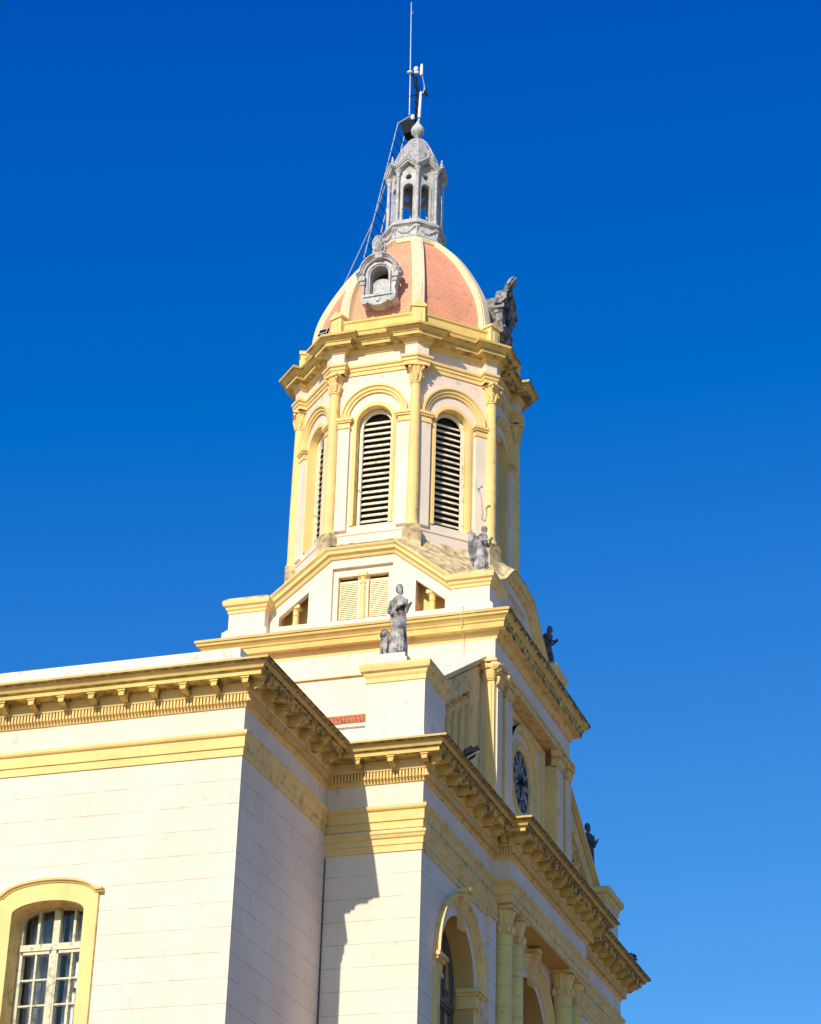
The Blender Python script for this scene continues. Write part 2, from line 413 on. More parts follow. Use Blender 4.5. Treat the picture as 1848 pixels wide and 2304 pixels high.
obj('main_cornice', mb, ['cornice', 'cream', 'ledge', 'yellow', 'lip'], church)
# lower moulding band of the pavilion
p2 = [(0, 12.27), (.02, 12.27), (.02, 12.38), (.035, 12.385), (.035, 12.48), (.06, 12.50), (.075, 12.54), (.095, 12.56), (.095, 12.60), (0, 12.625)]
for pts in ([(XA, YB), (XB, YB), (XB, 37.62)], [(XB, 2*40.82-37.62), (XB, YE), (XA, YE)]):
    mb = MB(); mb.sweep(pts, p2, XYH); obj('string_moulding', mb, 'yellow', church)
# pilaster strip beside the portico
for y0, y1 in ((37.66, 38.09), (43.56, 43.98)):
    mb = MB(); mb.box(XB-.05, XB+.06, y0, y1, GZ, 12.30); mb.box(XB-.05, XB+.10, y0-.03, y1+.004, 12.30, 12.36, 1); mb.box(XB-.05, XB+.08, y0-.02, y1+.002, 12.36, 12.655, 1)
    obj('pilaster', mb, ['cream_blocks', 'yellow'], church)
# ---- parapet over the wing
pp = [(0, 14.05), (0, 14.20), (.02, 14.21), (.02, 14.24), (0, 14.25), (0, 14.40), (-.35, 14.42), (-.36, 14.05)]
mb = MB(); mb.sweep([(-40, 30.2), (-13.1, 30.2), (-13.1, 33.3)], pp, XYH); obj('parapet', mb, 'ledge', church)

mb = MB(); mb.tube([(XA+.03, YB-.03, GZ), (XA+.012, YB-.012, 12.24)], .011, 6); obj('grime_line', mb, 'frame_dark', church)  # thin dark tube added for the grime line in this corner, no real pipe

# ---- wing window
wnd = MB()
prof_s = [(0, 0), (.0, .05), (.215, .05), (.23, 0)]
out = [(WC+WHW, 7.4), (WC+WHW, 10.42)] + [(WC+WHW*math.cos(R(180*i/14)), 10.42+.18*math.sin(R(180*i/14))) for i in range(1, 14)] + [(WC-WHW, 10.42), (WC-WHW, 7.4)]
mpS = SY(YA)
# surround: inner edge = opening, outer edge straight jambs + segmental hood
oj = WHW+.22
outer = [(WC+oj, 7.4), (WC+oj, 10.63)] + [(WC+oj*math.cos(R(180*i/14)), 10.66+.215*math.sin(R(180*i/14))) for i in range(1, 14)] + [(WC-oj, 10.63), (WC-oj, 7.4)]
ring = outer + out[::-1]
vs = []
for i in range(len(out)-1):
    a, b, c_, d_ = out[i], out[i+1], outer[i+1], outer[i]
    wnd.prism([a, b, c_, d_], mpS, 0, .05)
frame_s = obj('window_surround', wnd, 'yellow', church)
hood = MB()
hp = [(WC+oj+.07, 10.70), (WC+oj-.04, 10.70)] + [(WC+(oj-.08)*math.cos(R(180*i/18)), 10.70+.20*math.sin(R(180*i/18))) for i in range(2, 17)] + [(WC-oj+.04, 10.70), (WC-oj-.07, 10.70)]
hood.sweep(hp, [(-.03, .0), (-.03, .07), (.0, .085), (.0, .11), (.03, .12), (.035, .0)], mpS)
obj('hood_mould', hood, 'yellow', frame_s)

def casement(name, cx, hw, z0, zs, rise, mp, ztr, rows, fw, frame_mat, parent, cols=2, rowh=.39, curtain=True):
    """a two-leaf window: frame with glazing bars, panes behind, curtain"""
    mb = MB(); D0, D1 = -.06, .0
    hole = arch_hole(cx, hw-fw, z0, zs, 14, max(.05, rise-fw*.5)); outl = arch_hole(cx, hw, z0-.02, zs, 14, rise)
    for i in range(len(outl)):
        j = (i+1) % len(outl); mb.prism([outl[i], outl[j], hole[j], hole[i]], mp, D0, D1)
    mb.box(cx-hw+fw*.6, cx+hw-fw*.6, ztr-.05, ztr+.05, D0-.01, D1+.03, mp=mp)
    mb.box(cx-.045, cx+.045, z0, ztr, D0, D1+.02, mp=mp)
    mb.box(cx-.055, cx+.055, ztr, zs+rise*.9, D0, D1, mp=mp)
    for sx in (-1, 1):
        x0, x1 = cx+sx*.045, cx+sx*(hw-fw)
        if x0 > x1: x0, x1 = x1, x0
        for e in (x0, x1):
            mb.box(e-.028, e+.028, z0, ztr, D0, D1+.01, mp=mp)
        for q in range(1, cols):
            xx = x0+(x1-x0)*q/cols; mb.box(xx-.016, xx+.016, z0, ztr, D0, D1, mp=mp)
            mb.box(xx-.02, xx+.02, ztr, zs+rise*.75, D0, D1, mp=mp)
        z = ztr-.10
        mb.box(x0, x1, z, ztr-.03, D0, D1+.01, mp=mp)
        for q in range(rows):
            z -= rowh; mb.box(x0, x1, z-.014, z+.014, D0, D1-.004, mp=mp)
            if z < z0: break
    f = obj(name, mb, frame_mat, parent)
    gb = MB(); gb.panel(arch_hole(cx, hw-fw*.5, z0, zs, 14, rise-fw*.3), [], lambda u, v, w_: mp(u, v, w_-.035), .006)
    obj('pane', gb, 'glass', f)
    if curtain:
        cb = MB(); n = 70; rowsv = []
        for zz in (z0, zs+rise):
            rowsv.append([cb.bm.verts.new(mp(cx-hw+2*hw*i/n, zz, -.20+.04*math.sin(i*1.15)+.02*math.sin(i*2.9))) for i in range(n+1)])
        for i in range(n):
            if rows and 33 < i < 37: continue
            cb.bm.faces.new((rowsv[0][i], rowsv[0][i+1], rowsv[1][i+1], rowsv[1][i]))
        obj('curtain', cb, 'curtain', f, smooth=True)
    bk = MB(); bk.box(cx-hw-.2, cx+hw+.2, z0-.3, zs+rise+.3, -.75, -.70, mp=mp); obj('dark_room', bk, 'dark', f)
    return f
casement('wing_window', WC, WHW, 7.6, 10.40, .19, lambda u, v, w_: mpS(u, v, w_-.30), 9.98, 6, .05, 'frame', church)

ww = [o for o in COL.objects if o.name == 'wing_window'][0]
mb = MB()
for x_, z0_, z1_, h_ in ((-15.62, 9.35, 9.74, .022), (-15.73, 9.42, 9.66, .016), (-15.64, 8.6, 9.28, .022), (-15.74, 8.55, 9.2, .016), (-15.60, 7.7, 8.5, .02)):
    mb.box(x_-h_, x_+h_, z0_, z1_, -.37, -.355, mp=mpS)
    mb.tube([mpS(x_, z1_, -.36), mpS(x_, z1_+.01, -.36)], [h_, h_*.3], 8)
obj('white_strip', mb, 'plastic', ww)  # narrow white strips just behind the panes of the right leaf

# ---- arched windows of the pavilion and the portal
def archivolt(cx, zs, ri, ro, mp, parent, name='archivolt', zb=None, keyw=.11, imp=True, key=True):
    mb = MB(); p = arc(cx, zs, ri, 0, 180, 28)
    w_ = ro-ri
    mb.sweep(p, [(0, 0), (0, .03), (w_*.45, .035), (w_*.5, .06), (w_*.8, .07), (w_*.85, .11), (w_, .12), (w_, 0)], mp)
    if zb is not None:
        for sx in (-1, 1): mb.box(cx+sx*ri, cx+sx*ro, zb, zs-.34, -.02, .06, mp=mp)
    o = obj(name, mb, 'yellow', parent)
    if imp:
        for sx in (-1, 1):
            mb = MB(); a_, b_ = cx+sx*(ri-.18), cx+sx*(ro+.02)
            for (z0, z1, ww, e) in ((-.34, -.28, .06, 0), (-.28, -.12, .04, -.01), (-.12, -.07, .09, .02), (-.07, .0, .13, .045)):
                mb.box(min(a_, b_)-e, max(a_, b_)+e, zs+z0, zs+z1, -.3, ww, mp=mp)
            obj('impost', mb, 'yellow', o)
    if key:
        mb = MB(); zt = zs+ro+.06
        prf = [(0, zt-.62), (.07, zt-.64), (.11, zt-.59), (.10, zt-.52), (.07, zt-.46), (.09, zt-.30), (.16, zt-.16), (.21, zt-.10), (.22, zt-.04), (.17, zt), (0, zt)]
        mq = lambda u, v, x: mp(cx+x, v, u)
        mb.prism(prf, mq, -keyw*.8, keyw*.8)
        mb.prism([(0, zt), (.22, zt), (.24, zt+.03), (.24, zt+.07), (0, zt+.07)], mq, -keyw, keyw)
        for q in (-.045, 0, .045): mb.tube([mq(u+.004, v, q) for u, v in prf[1:9]], .014, 6)
        obj('keystone', mb, 'yellow', o)
    return o
for c_ in (BC, BC2):
    archivolt(c_, 10.80, 1.10, 1.30, EX(XB), church, zb=7.0)
    casement('arched_window', c_, .95, 7.0, 10.80, .95, lambda u, v, w_: EX(XB)(u, v, w_-.36), 10.45, 6, .06, 'frame_dark', church, curtain=False, rowh=.6)
archivolt(40.82, 10.75, 1.42, 1.70, EX(XW), church, zb=GZ, name='portal_arch')
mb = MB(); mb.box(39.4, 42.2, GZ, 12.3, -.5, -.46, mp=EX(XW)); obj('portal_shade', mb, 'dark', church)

# ---- paired columns
def fluted(k, amp): return lambda a, z: 1+amp*math.cos(a*k)
def column(x, y, r_, z0, z1, zc, parent):
    mb = MB()
    pr = [(r_*1.25, z0), (r_*1.25, z0+.1), (r_*1.05, z0+.2)] + [(r_*(1-.12*max(0, (t-.3))/.7), z0+.2+(z1-z0-.2)*t) for t in (0, .3, .5, .7, .85, 1)]
    mb.lathe(pr, 32, (x, y)); sh = obj('column', mb, 'column', parent, smooth=False)
    mb = MB(); ru = r_*.88
    h = zc-z1
    mb.lathe([(ru*1.08, z1-.03), (ru*1.08, z1), (ru*1.0, z1+.01), (ru*1.02, z1+h*.25), (ru*1.10, z1+h*.30), (ru*1.0, z1+h*.33), (ru*1.03, z1+h*.6), (ru*1.2, z1+h*.85), (ru*1.34, z1+h), (ru*1.2, z1+h+.012)], 48, (x, y),
             mod=lambda a, z: 1+(.05*math.cos(a*12) if z > z1 else 0))
    for k in range(8):   # lower row of leaves
        a = 2*math.pi*k/8; ca, sa = math.cos(a), math.sin(a)
        mb.tube([(x+ca*ru*1.0, y+sa*ru*1.0, z1+.01), (x+ca*ru*1.10, y+sa*ru*1.10, z1+h*.25), (x+ca*ru*1.28, y+sa*ru*1.28, z1+h*.33), (x+ca*ru*1.3, y+sa*ru*1.3, z1+h*.28)], [.05, .055, .035, .012], 6)
    e = r_*1.22
    mb.box(x-e, x+e, y-e, y+e, zc+.012, zc+.045); mb.box(x-e*.95, x+e*.95, y-e*.95, y+e*.95, zc+.045, 12.634)
    obj('capital', mb, 'yellow', sh)
for y in (38.40, 39.10, 42.54, 43.24): column(XF-.215, y, .20, GZ, 12.14, 12.55, church)

# ---- pedestals at the ends of the front, screens and lean-to roofs beside the tower
def block(mb, x0, x1, y0, y1, prf, mis=None):
    mb.sweep([(x0, y0), (x1, y0), (x1, y1), (x0, y1)], prf, XYH, closed=True, mis=mis)
    zt = prf[-1][1]; o = prf[-1][0]
    mb.face([(x0-o, y0-o, zt), (x1+o, y0-o, zt), (x1+o, y1+o, zt), (x0-o, y1+o, zt)], (mis[-1] if mis else 0))
mir = lambda y: 2*40.82-y
for sgn in (1, -1):
    F = (lambda y: y) if sgn == 1 else mir
    def Y(a, b): return (min(F(a), F(b)), max(F(a), F(b)))
    ya, yb = Y(34.02, 35.15)
    mb = MB(); block(mb, -12.40, -11.37, ya, yb, [(.012, 14.05), (.012, 14.32), (0, 14.34), (0, 15.27), (.02, 15.28), (.02, 15.36), (.045, 15.40), (.055, 15.45), (.10, 15.47), (.12, 15.54), (.12, 15.59), (.02, 15.63)],
                     mis=[0, 0, 0, 1, 1, 1, 1, 1, 1, 1, 2, 2])
    obj('pedestal', mb, ['cream', 'yellow', 'ledge'], church)
    # screen wall facing the front, raking head, blind arcade
    XS = -11.60
    rk = lambda y: 15.62+(y-34.95)*.572
    mb = MB(); holes = []; ys = [35.23+.42*i for i in range(5)]
    outl = [(F(35.15), 14.05), (F(38.0), 14.05), (F(38.0), rk(38.0)-.16), (F(35.15), rk(35.15)-.16)]
    ho = [(F(35.02+.04), 14.10), (F(37.30), 14.10), (F(37.30), rk(37.3)-.55), (F(35.06), rk(35.06)-.52)]
    mb.panel([(F(34.9), 14.05), (F(38.0), 14.05), (F(38.0), rk(38.0)-.14), (F(34.9), rk(34.9)-.14)], [ho], EX(XS), .10, 0, edge=False)
    mb.face([(XS-.42, F(34.9), 14.05), (XS-.42, F(38.0), 14.05), (XS-.42, F(38.0), rk(38)), (XS-.42, F(34.9), rk(34.9))], 2)
    mb.box(XS-.35, XS-.02, *Y(37.56, 37.98), 14.05, 16.75, 0)
    scr = obj('screen_wall', mb, ['yellow', 'cream', 'cream'], church)
    for i in range(6):
        yc_ = 35.16+.41*i; zt = rk(yc_)-.72
        mb = MB(); mb.lathe([(.075, 14.08), (.075, zt-.26), (.09, zt-.25), (.09, zt-.22), (.075, zt-.21), (.11, zt-.05), (.13, zt-.03)], 14, (XS-.14, F(yc_)))
        mb.box(XS-.30, XS-.02, *Y(yc_-.13, yc_+.13), zt-.03, zt+.03)
        obj('colonnette', mb, 'yellow', scr)
    mb = MB()
    for i in range(6):   # little arches stepping up between the colonnettes
        yc_ = 34.955+.41*i
        if i == 0: continue
        zt = rk(yc_)-.72
        c0, c1 = Y(yc_-.205, yc_+.205)
        hol = arch_hole((c0+c1)/2, .095, zt-.30, zt-.02, 10)
        poly = hol[1:]
        outr = [(c1, zt-.06), (c1, zt+.34), (c0, zt+.34), (c0, zt-.06)]
        ar = arc((c0+c1)/2, zt-.02, .12, 180, 0, 10)
        mb.prism(outr + ar, EX(XS-.10), -.1, .0)
    obj('blind_arcade', mb, 'yellow', scr)
    # raking coping + roof slab
    mb = MB()
    for (zo0, zo1, xo) in ((-.18, -.10, -.04), (-.10, -.05, .03), (-.05, .0, .09)):
        mb.prism([(F(34.9), rk(34.9)+zo0), (F(38.0), rk(38.0)+zo0), (F(38.0), rk(38.0)+zo1), (F(34.9), rk(34.9)+zo1)], EX(XS), -.3, xo)
    obj('raking_coping', mb, 'yellow', scr)
    mb = MB(); mb.prism([(F(34.9), rk(34.9)-.004), (F(38.0), rk(38.0)-.004), (F(38.0), rk(38.0)+.025), (F(34.9), rk(34.9)+.025)], EX(XS), -1.12, .10)
    obj('screen_roof', mb, 'ledge', scr)
    # terracotta lean-to behind the pedestal
    mb = MB(); n = 60
    for i in range(n):
        x0 = -17.0+4.30*i/n; x1 = x0+4.30/n; xm = (x0+x1)/2; bz = 0
        for j in range(9):
            u0, u1 = j/9, (j+1)/9; y0, z0 = 34.72+3.26*u0, 14.76+1.67*u0+.03; y1, z1 = 34.72+3.26*u1+.03, 14.76+1.67*u1
            mb.face([(x0, F(y0), z0), (xm, F(y0), z0+.035), (xm, F(y1), z1+.035), (x0, F(y1), z1)]); mb.face([(xm, F(y0), z0+.035), (x1, F(y0), z0), (x1, F(y1), z1), (xm, F(y1), z1+.035)])
            mb.face([(x0, F(y0), z0), (xm, F(y0), z0+.035), (x1, F(y0), z0), (xm, F(y0), z0-.03)])
    obj('tile_roof', mb, 'terracotta', church)
    mb = MB(); mb.box(-17.1, -12.39, *Y(34.45, 34.70), 14.05, 14.70); mb.box(-17.1, -12.39, *Y(34.40, 34.74), 14.70, 14.75)
    mb.box(-13.02, -12.39, *Y(34.08, 34.46), 14.05, 14.45); obj('gutter_wall', mb, 'ledge', church)

# ---- clock tower shaft
TW = TX1-.0
mb = MB()
XR = -11.60
ckc, ckz = 40.73, 15.90
ck_hole = arc(ckc, ckz, .62, 0, 360, 40)[:-1]
mb.panel([(TX0, 13.9), (TX1, 13.9), (TX1, 18.0), (TX0, 18.0)], [], SY(TY0), .1, edge=False)
mb.panel([(TX0, 17.27), (TX1+.0, 17.27), (TX1, 17.75), (TX0, 17.75)], [], SY(TY0-.03), .03)
mb.panel([(TY0, 13.9), (TY1, 13.9), (TY1, 17.28), (TY0, 17.28)], [ck_hole], EX(XR), .04, 0, 1, edge=False)
mb.box(XR-.02, TX1, TY0, TY1, 17.26, 18.0)
mb.face([(TX0, TY1, 13.9), (TX1, TY1, 13.9), (TX1, TY1, 18), (TX0, TY1, 18)]); mb.face([(TX0, TY0, 13.9), (TX0, TY1, 13.9), (TX0, TY1, 18), (TX0, TY0, 18)])
for q in ((38.37, 38.64), (42.76, 43.03), (39.04, 39.12), (42.28, 42.36)): mb.box(XR-.01, XR+.02, q[0], q[1], 14.0, 17.19, 1)
obj('tower_wall', mb, ['cream', 'yellow'], church)
mb = MB()   # architrave strip on the front, above the capitals
mb.box(XR, TX1+.025, TY0+.3, TY1-.3, 17.18, 17.30); mb.box(XR, TX1+.045, TY0+.3, TY1-.3, 17.30, 17.335)
mb.box(TX0, TX1-.3, TY0-.05, TY0, 17.25, 17.275)
obj('tower_architrave', mb, 'yellow', church)
tp = [(0, 17.70), (.03, 17.71), (.04, 17.77), (.075, 17.80), (.085, 17.86), (.21, 17.865), (.215, 17.97), (.235, 17.98), (.25, 18.02), (.29, 18.06), (.325, 18.08), (.34, 18.13), (.36, 18.135), (.36, 18.19), (.2, 18.24), (-.4, 18.30)]
mb = MB(); mb.sweep([(TX0, TY0), (TX1, TY0), (TX1, TY1), (TX0, TY1)], tp, XYH, closed=True, mis=[2]*5+[0]*6+[3]*2+[1, 1])
mb.face([(TX0+.4, TY0+.4, 18.3), (TX1-.4, TY0+.4, 18.3), (TX1-.4, TY1-.4, 18.3), (TX0+.4, TY1-.4, 18.3)], 1)
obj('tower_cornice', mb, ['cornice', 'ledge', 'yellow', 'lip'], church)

def ionic(mb, c, hw, zb, zt, mp, w0=.0):
    """pilaster capital: necking, egg band, two volutes, abacus (u = along wall, w = out)"""
    mb.box(c-hw, c+hw, zb, zb+.03, w0-.12, .025, mp=mp)
    mb.box(c-hw*.96, c+hw*.96, zb+.03, zt-.14, w0-.12, .006, mp=mp)
    for k in range(4):
        u = c-hw*.75+hw*1.5*k/3; mb.tube([mp(u, zb+.03, .01), mp(u, zb+.13, .03), mp(u, zb+.18, .06), mp(u, zb+.15, .075)], [.035, .045, .03, .01], 6)
    mb.box(c-hw*1.02, c+hw*1.02, zt-.15, zt-.06, w0-.12, .05, mp=mp)
    for sx in (-1, 1):
        for rr, dd in ((.085, .07), (.055, .09), (.025, .105)):
            poly = arc(c+sx*(hw+.015), zt-.115, rr, 0, 360, 14)[:-1]; mb.prism(poly, mp, w0-.10, dd)
    mb.box(c-hw-.07, c+hw+.07, zt-.045, zt, w0-.12, .10, mp=mp)
def pilaster(c, hw, z0, zt, mp, depth, parent, flutes=4, colr='cream', label=None, sides=False):
    mb = MB(); mb.box(c-hw, c+hw, z0, zt-.38, -depth, 0, mp=mp)
    for k in range(flutes):   # raised fillets leave the flutes between them
        u = c-hw+(2*hw)*(k+.5)/flutes; fw = hw/flutes*.45
        mb.box(u-fw, u+fw, z0+.1, zt-.46, -.001, .028, mp=mp)
    if sides:
        mb.bm.normal_update()
        for f_ in mb.bm.faces:
            if abs(f_.normal.y) > .9 and f_.calc_area() > .3: f_.material_index = 1
    o = obj('pilaster', mb, ['cream', 'yellow'] if colr == 'cream' else 'yellow', parent)
    mb = MB(); ionic(mb, c, hw, zt-.40, zt, mp); obj('capital', mb, 'yellow', o)
    return o
for (c, hw) in ((38.19, .18), (38.84, .20), (42.56, .20), (43.21, .18)):
    pilaster(c, hw, 14.05, 17.20, EX(TX1+.012), .27, church, sides=True)
pilaster(TX1-.095, .095, 14.05, 17.26, SY(TY0-.06), .07, church, flutes=1, colr='yellow')
# panel frame, arch and rings round the clock
mb = MB(); fr = [(39.20, 14.06), (42.20, 14.06), (42.20, 17.10), (39.20, 17.10)]
mb.sweep([(42.20, 14.06), (42.20, 17.08), (39.20, 17.08), (39.20, 14.06)], [(0, 0), (0, .05), (-.05, .09), (-.09, .09), (-.13, .03), (-.14, 0)], EX(XR))
mb.sweep([(ckc+1.10, 14.06), (ckc+1.10, ckz)] + arc(ckc, ckz, 1.10, 6, 174, 30) + [(ckc-1.10, ckz), (ckc-1.10, 14.06)], [(0, 0), (-.13, 0), (-.13, .05), (-.08, .055), (-.05, .09), (0, .09)][::-1], EX(XR))
obj('clock_panel_moulding', mb, 'yellow', church)
mb = MB(); mb.sweep(arc(ckc, ckz, .62, 0, 360, 48)[:-1], [(0, -.05), (0, .015), (.03, .02), (.04, .03), (.07, .03), (.08, .012), (.14, .012), (.15, .035), (.19, .035), (.20, .0)], EX(XR), closed=True)
clk = obj('clock', mb, 'yellow', church)
mb = MB(); mb.prism(arc(ckc, ckz, .67, 0, 360, 48)[:-1], EX(XR-.035), -.03, 0); obj('dial', mb, 'dial', clk)
mb = MB()
mp = EX(XR-.032)
def radial(mb, ang, r0, r1, w0, w1, mp, t0=0, t1=.015):
    a = R(ang); c, s_ = math.cos(a), math.sin(a)
    q = [(r0, -w0), (r1, -w1), (r1, w1), (r0, w0)]
    mb.prism([(ckc+c*r-s_*t, ckz+s_*r+c*t) for r, t in q], mp, t0, t1)
ROMAN = ['XII', 'I', 'II', 'III', 'IIII', 'V', 'VI', 'VII', 'VIII', 'IX', 'X', 'XI']
def stroke(mb, a_ang, p, q, wd):
    # p,q in numeral-local coords (t across, r out)
    a = R(a_ang); c, s_ = math.cos(a), math.sin(a)
    def W(t, r): return (ckc+c*r+s_*t, ckz+s_*r-c*t)
    d = Vector(q)-Vector(p); d.normalize(); nn = Vector((d.y, -d.x))*wd/2
    mb.prism([W(p[0]+nn.x, p[1]+nn.y), W(q[0]+nn.x, q[1]+nn.y), W(q[0]-nn.x, q[1]-nn.y), W(p[0]-nn.x, p[1]-nn.y)], mp, 0, .014)
for k in range(12):   # seen from the front the dial's right is +Y
    ang = 90-30*k; mb = MB()
    txt = ROMAN[k]; wds = {'I': .032, 'V': .075, 'X': .08}; tot = sum(wds[ch] for ch in txt); t = -tot/2
    for ch in txt:
        cw = wds[ch]; c = t+cw/2; r0, r1 = .37, .56
        if ch == 'I': stroke(mb, ang, (c, r0), (c, r1), .018)
        if ch == 'V': stroke(mb, ang, (c, r0), (c-.026, r1), .018); stroke(mb, ang, (c, r0), (c+.026, r1), .012)
        if ch == 'X': stroke(mb, ang, (c-.026, r0), (c+.026, r1), .018); stroke(mb, ang, (c+.026, r0), (c-.026, r1), .012)
        t += cw
    obj('numeral', mb, 'numeral', clk)
mb = MB(); mb.sweep(arc(ckc, ckz, .325, 0, 360, 36)[:-1], [(0, 0), (0, .012), (.02, .012), (.02, 0)], mp, closed=True)
for k in range(12): radial(mb, 15+30*k, .16, .325, .012, .022, mp)
mb.sweep(arc(ckc, ckz, .60, 0, 360, 48)[:-1], [(0, 0), (0, .012), (.014, .012), (.014, 0)], mp, closed=True)
obj('dial_tracery', mb, 'numeral', clk)
mb = MB(); radial(mb, 12, -.1, .36, .03, .02, mp, .03, .045); radial(mb, 250, -.12, .52, .022, .010, mp, .045, .06); mb.prism(arc(ckc, ckz, .05, 0, 360, 12)[:-1], mp, .02, .07)
obj('clock_hands', mb, 'metal_dark', clk)

# ------------------------------------------------------------------ attic: four gabled faces between corner pedestals
AX = (XC, YC, 0)
AW, AP = 2.42, 2.66
def FL(ap): return lambda u, v, w_: (u, -(ap+w_), v)    # local face toward -Y about the axis
z_rk0, z_fl = 18.97, 19.93
attic = None
def rakez(u):
    u = abs(u); return z_fl if u < .66 else z_fl-(u-.66)*(z_fl-z_rk0)/1.20
mb = MB()
outl = [(-1.95, 18.2), (1.95, 18.2), (1.95, rakez(1.95)), (.66, z_fl), (-.66, z_fl), (-1.95, rakez(1.95))]
holes = [[(-.625, 18.58), (.625, 18.58), (.625, 19.72), (-.625, 19.72)]]
for s_ in (1, -1):
    tri = [(s_*1.10, 18.60), (s_*1.70, 18.60), (s_*1.70, rakez(1.70)-.30), (s_*1.10, rakez(1.10)-.30)]
    holes.append(tri if s_ == 1 else tri[::-1])
mb.panel(outl, holes, FL(AW), .13, 0, 0, edge=False)
wh = [[(a, 18.62), (b, 18.62), (b, 19.55), (a, 19.55)] for a, b in ((-.52, -.11), (.11, .52))]
mb.panel([(-.63, 18.5), (.63, 18.5), (.63, 19.75), (-.63, 19.75)], wh, FL(AW-.07), .2, 0, 1, edge=False)
for s_ in (1, -1): mb.panel([(s_*1.0, 18.4), (s_*1.8, 18.4), (s_*1.8, 19.6), (s_*1.0, 19.6)], [], FL(AW-.40), .01, 1)
for s_ in (1, -1):
    for e in (1.08, 1.72): mb.face([FL(AW-.12)(s_*e, 18.5, 0), FL(AW-.12)(s_*e, 18.5, -.3), FL(AW-.12)(s_*e, 19.5, -.3), FL(AW-.12)(s_*e, 19.5, 0)], 1)
mb.panel([(-1.95, 18.2), (1.95, 18.2), (1.95, 18.50), (-1.95, 18.50)], [], FL(AW+.05), .06, 0)
aw0 = obj('attic_wall', mb, ['cream', 'yellow'], church, AX)
mb = MB()
mb.sweep([(1.92, rakez(1.92)+.0), (.66, z_fl), (-.66, z_fl), (-1.92, rakez(1.92))], [(-.03, .0), (-.03, .03), (.0, .05), (.02, .055), (.05, .09), (.055, .12), (.11, .125), (.13, .15), (.16, .17), (.18, .17), (.20, 0)], FL(AW))
obj('raking_cornice', mb, ['yellow'], aw0, AX)
for c_, sc in ((0, 1), (1.40, 0), (-1.40, 0)):
    mb = MB(); zt = 19.55 if sc else rakez(1.4)-.30; ap = AW-.08 if sc else AW-.14
    mb.lathe([(.075, 18.60), (.075, 18.66), (.062, 18.68), (.058, zt-.20), (.075, zt-.19), (.06, zt-.17), (.062, zt-.10), (.09, zt-.05)], 14, (c_, -ap))
    mb.box(c_-.10, c_+.10, -ap-.10, -ap+.10, zt-.05, zt+.02)
    obj('colonnette', mb, 'yellow', aw0, AX)
for c_ in (-.315, .315):
    mb = MB(); ap = AW-.17
    mb.box(c_-.215, c_-.18, -ap-.02, -ap+.02, 18.60, 19.48); mb.box(c_+.18, c_+.215, -ap-.02, -ap+.02, 18.60, 19.48); mb.box(c_-.18, c_+.18, -ap-.02, -ap+.02, 18.60, 18.66); mb.box(c_-.18, c_+.18, -ap-.02, -ap+.02, 19.43, 19.48)
    for k in range(19):
        z = 18.675+.040*k; mb.face([(c_-.18, -ap-.018, z), (c_+.18, -ap-.018, z), (c_+.18, -ap-.002, z+.038), (c_-.18, -ap-.002, z+.038)])
    obj('shutter', mb, 'shutter', aw0, AX)
    mb = MB(); mb.box(c_-.25, c_+.25, -ap+.04, -ap+.06, 18.5, 19.7); obj('dark_room', mb, 'dark', aw0, AX)
for k in (1, 2, 3): dup(aw0, church, rz=k*math.pi/2, loc=AX)
# corner pedestals
mb = MB()
pm = 1.90
block(mb, pm, AP, -AP, -pm, [(.09, 18.2), (.09, 18.44), (.02, 18.52), (0, 18.54), (0, 18.86), (.02, 18.87), (.02, 18.92), (.05, 18.95), (.055, 18.99), (.10, 19.02), (.11, 19.07), (.11, 19.12), (.04, 19.19)], mis=[0, 0, 0, 0, 1, 1, 1, 1, 1, 1, 1, 2, 2])
ped0 = obj('attic_pedestal', mb, ['cream', 'yellow', 'lichen'], church, AX)
for k in (1, 2, 3): dup(ped0, church, rz=k*math.pi/2, loc=AX)
# weathered sloping surfaces at the foot of the octagon
mb = MB(); zi = 20.32
zc_ = z_fl+.20; lp = AW+.17; v = 2.12*math.tan(R(22.5))
def rot(p, k): a = k*math.pi/2; return (p[0]*math.cos(a)-p[1]*math.sin(a), p[0]*math.sin(a)+p[1]*math.cos(a), p[2])
for k in range(4):
    f1 = [(-v, -2.12, zi+.06), (v, -2.12, zi+.06), (.62, -lp, zc_), (-.62, -lp, zc_)]
    f2 = [(v, -2.12, zi+.06), (2.12, -v, zi+.06), (lp, -.62, zc_), (.62, -lp, zc_)]
    f3 = [(.62, -lp, zc_), (lp, -.62, zc_), (lp, -1.92, rakez(1.92)+.20), (1.92, -lp, rakez(1.92)+.20)]
    for f in (f1, f2, f3): mb.face([rot(p, k) for p in f])
bmesh.ops.remove_doubles(mb.bm, verts=mb.bm.verts, dist=.001)
bmesh.ops.subdivide_edges(mb.bm, edges=mb.bm.edges, cuts=5, use_grid_fill=True)
for v_ in mb.bm.verts:
    if .75 < abs(v_.co.x)+abs(v_.co.y) and v_.co.z < zi: v_.co.z += random.uniform(-.012, .022)
obj('broach_roof', mb, 'lichen', church, AX)

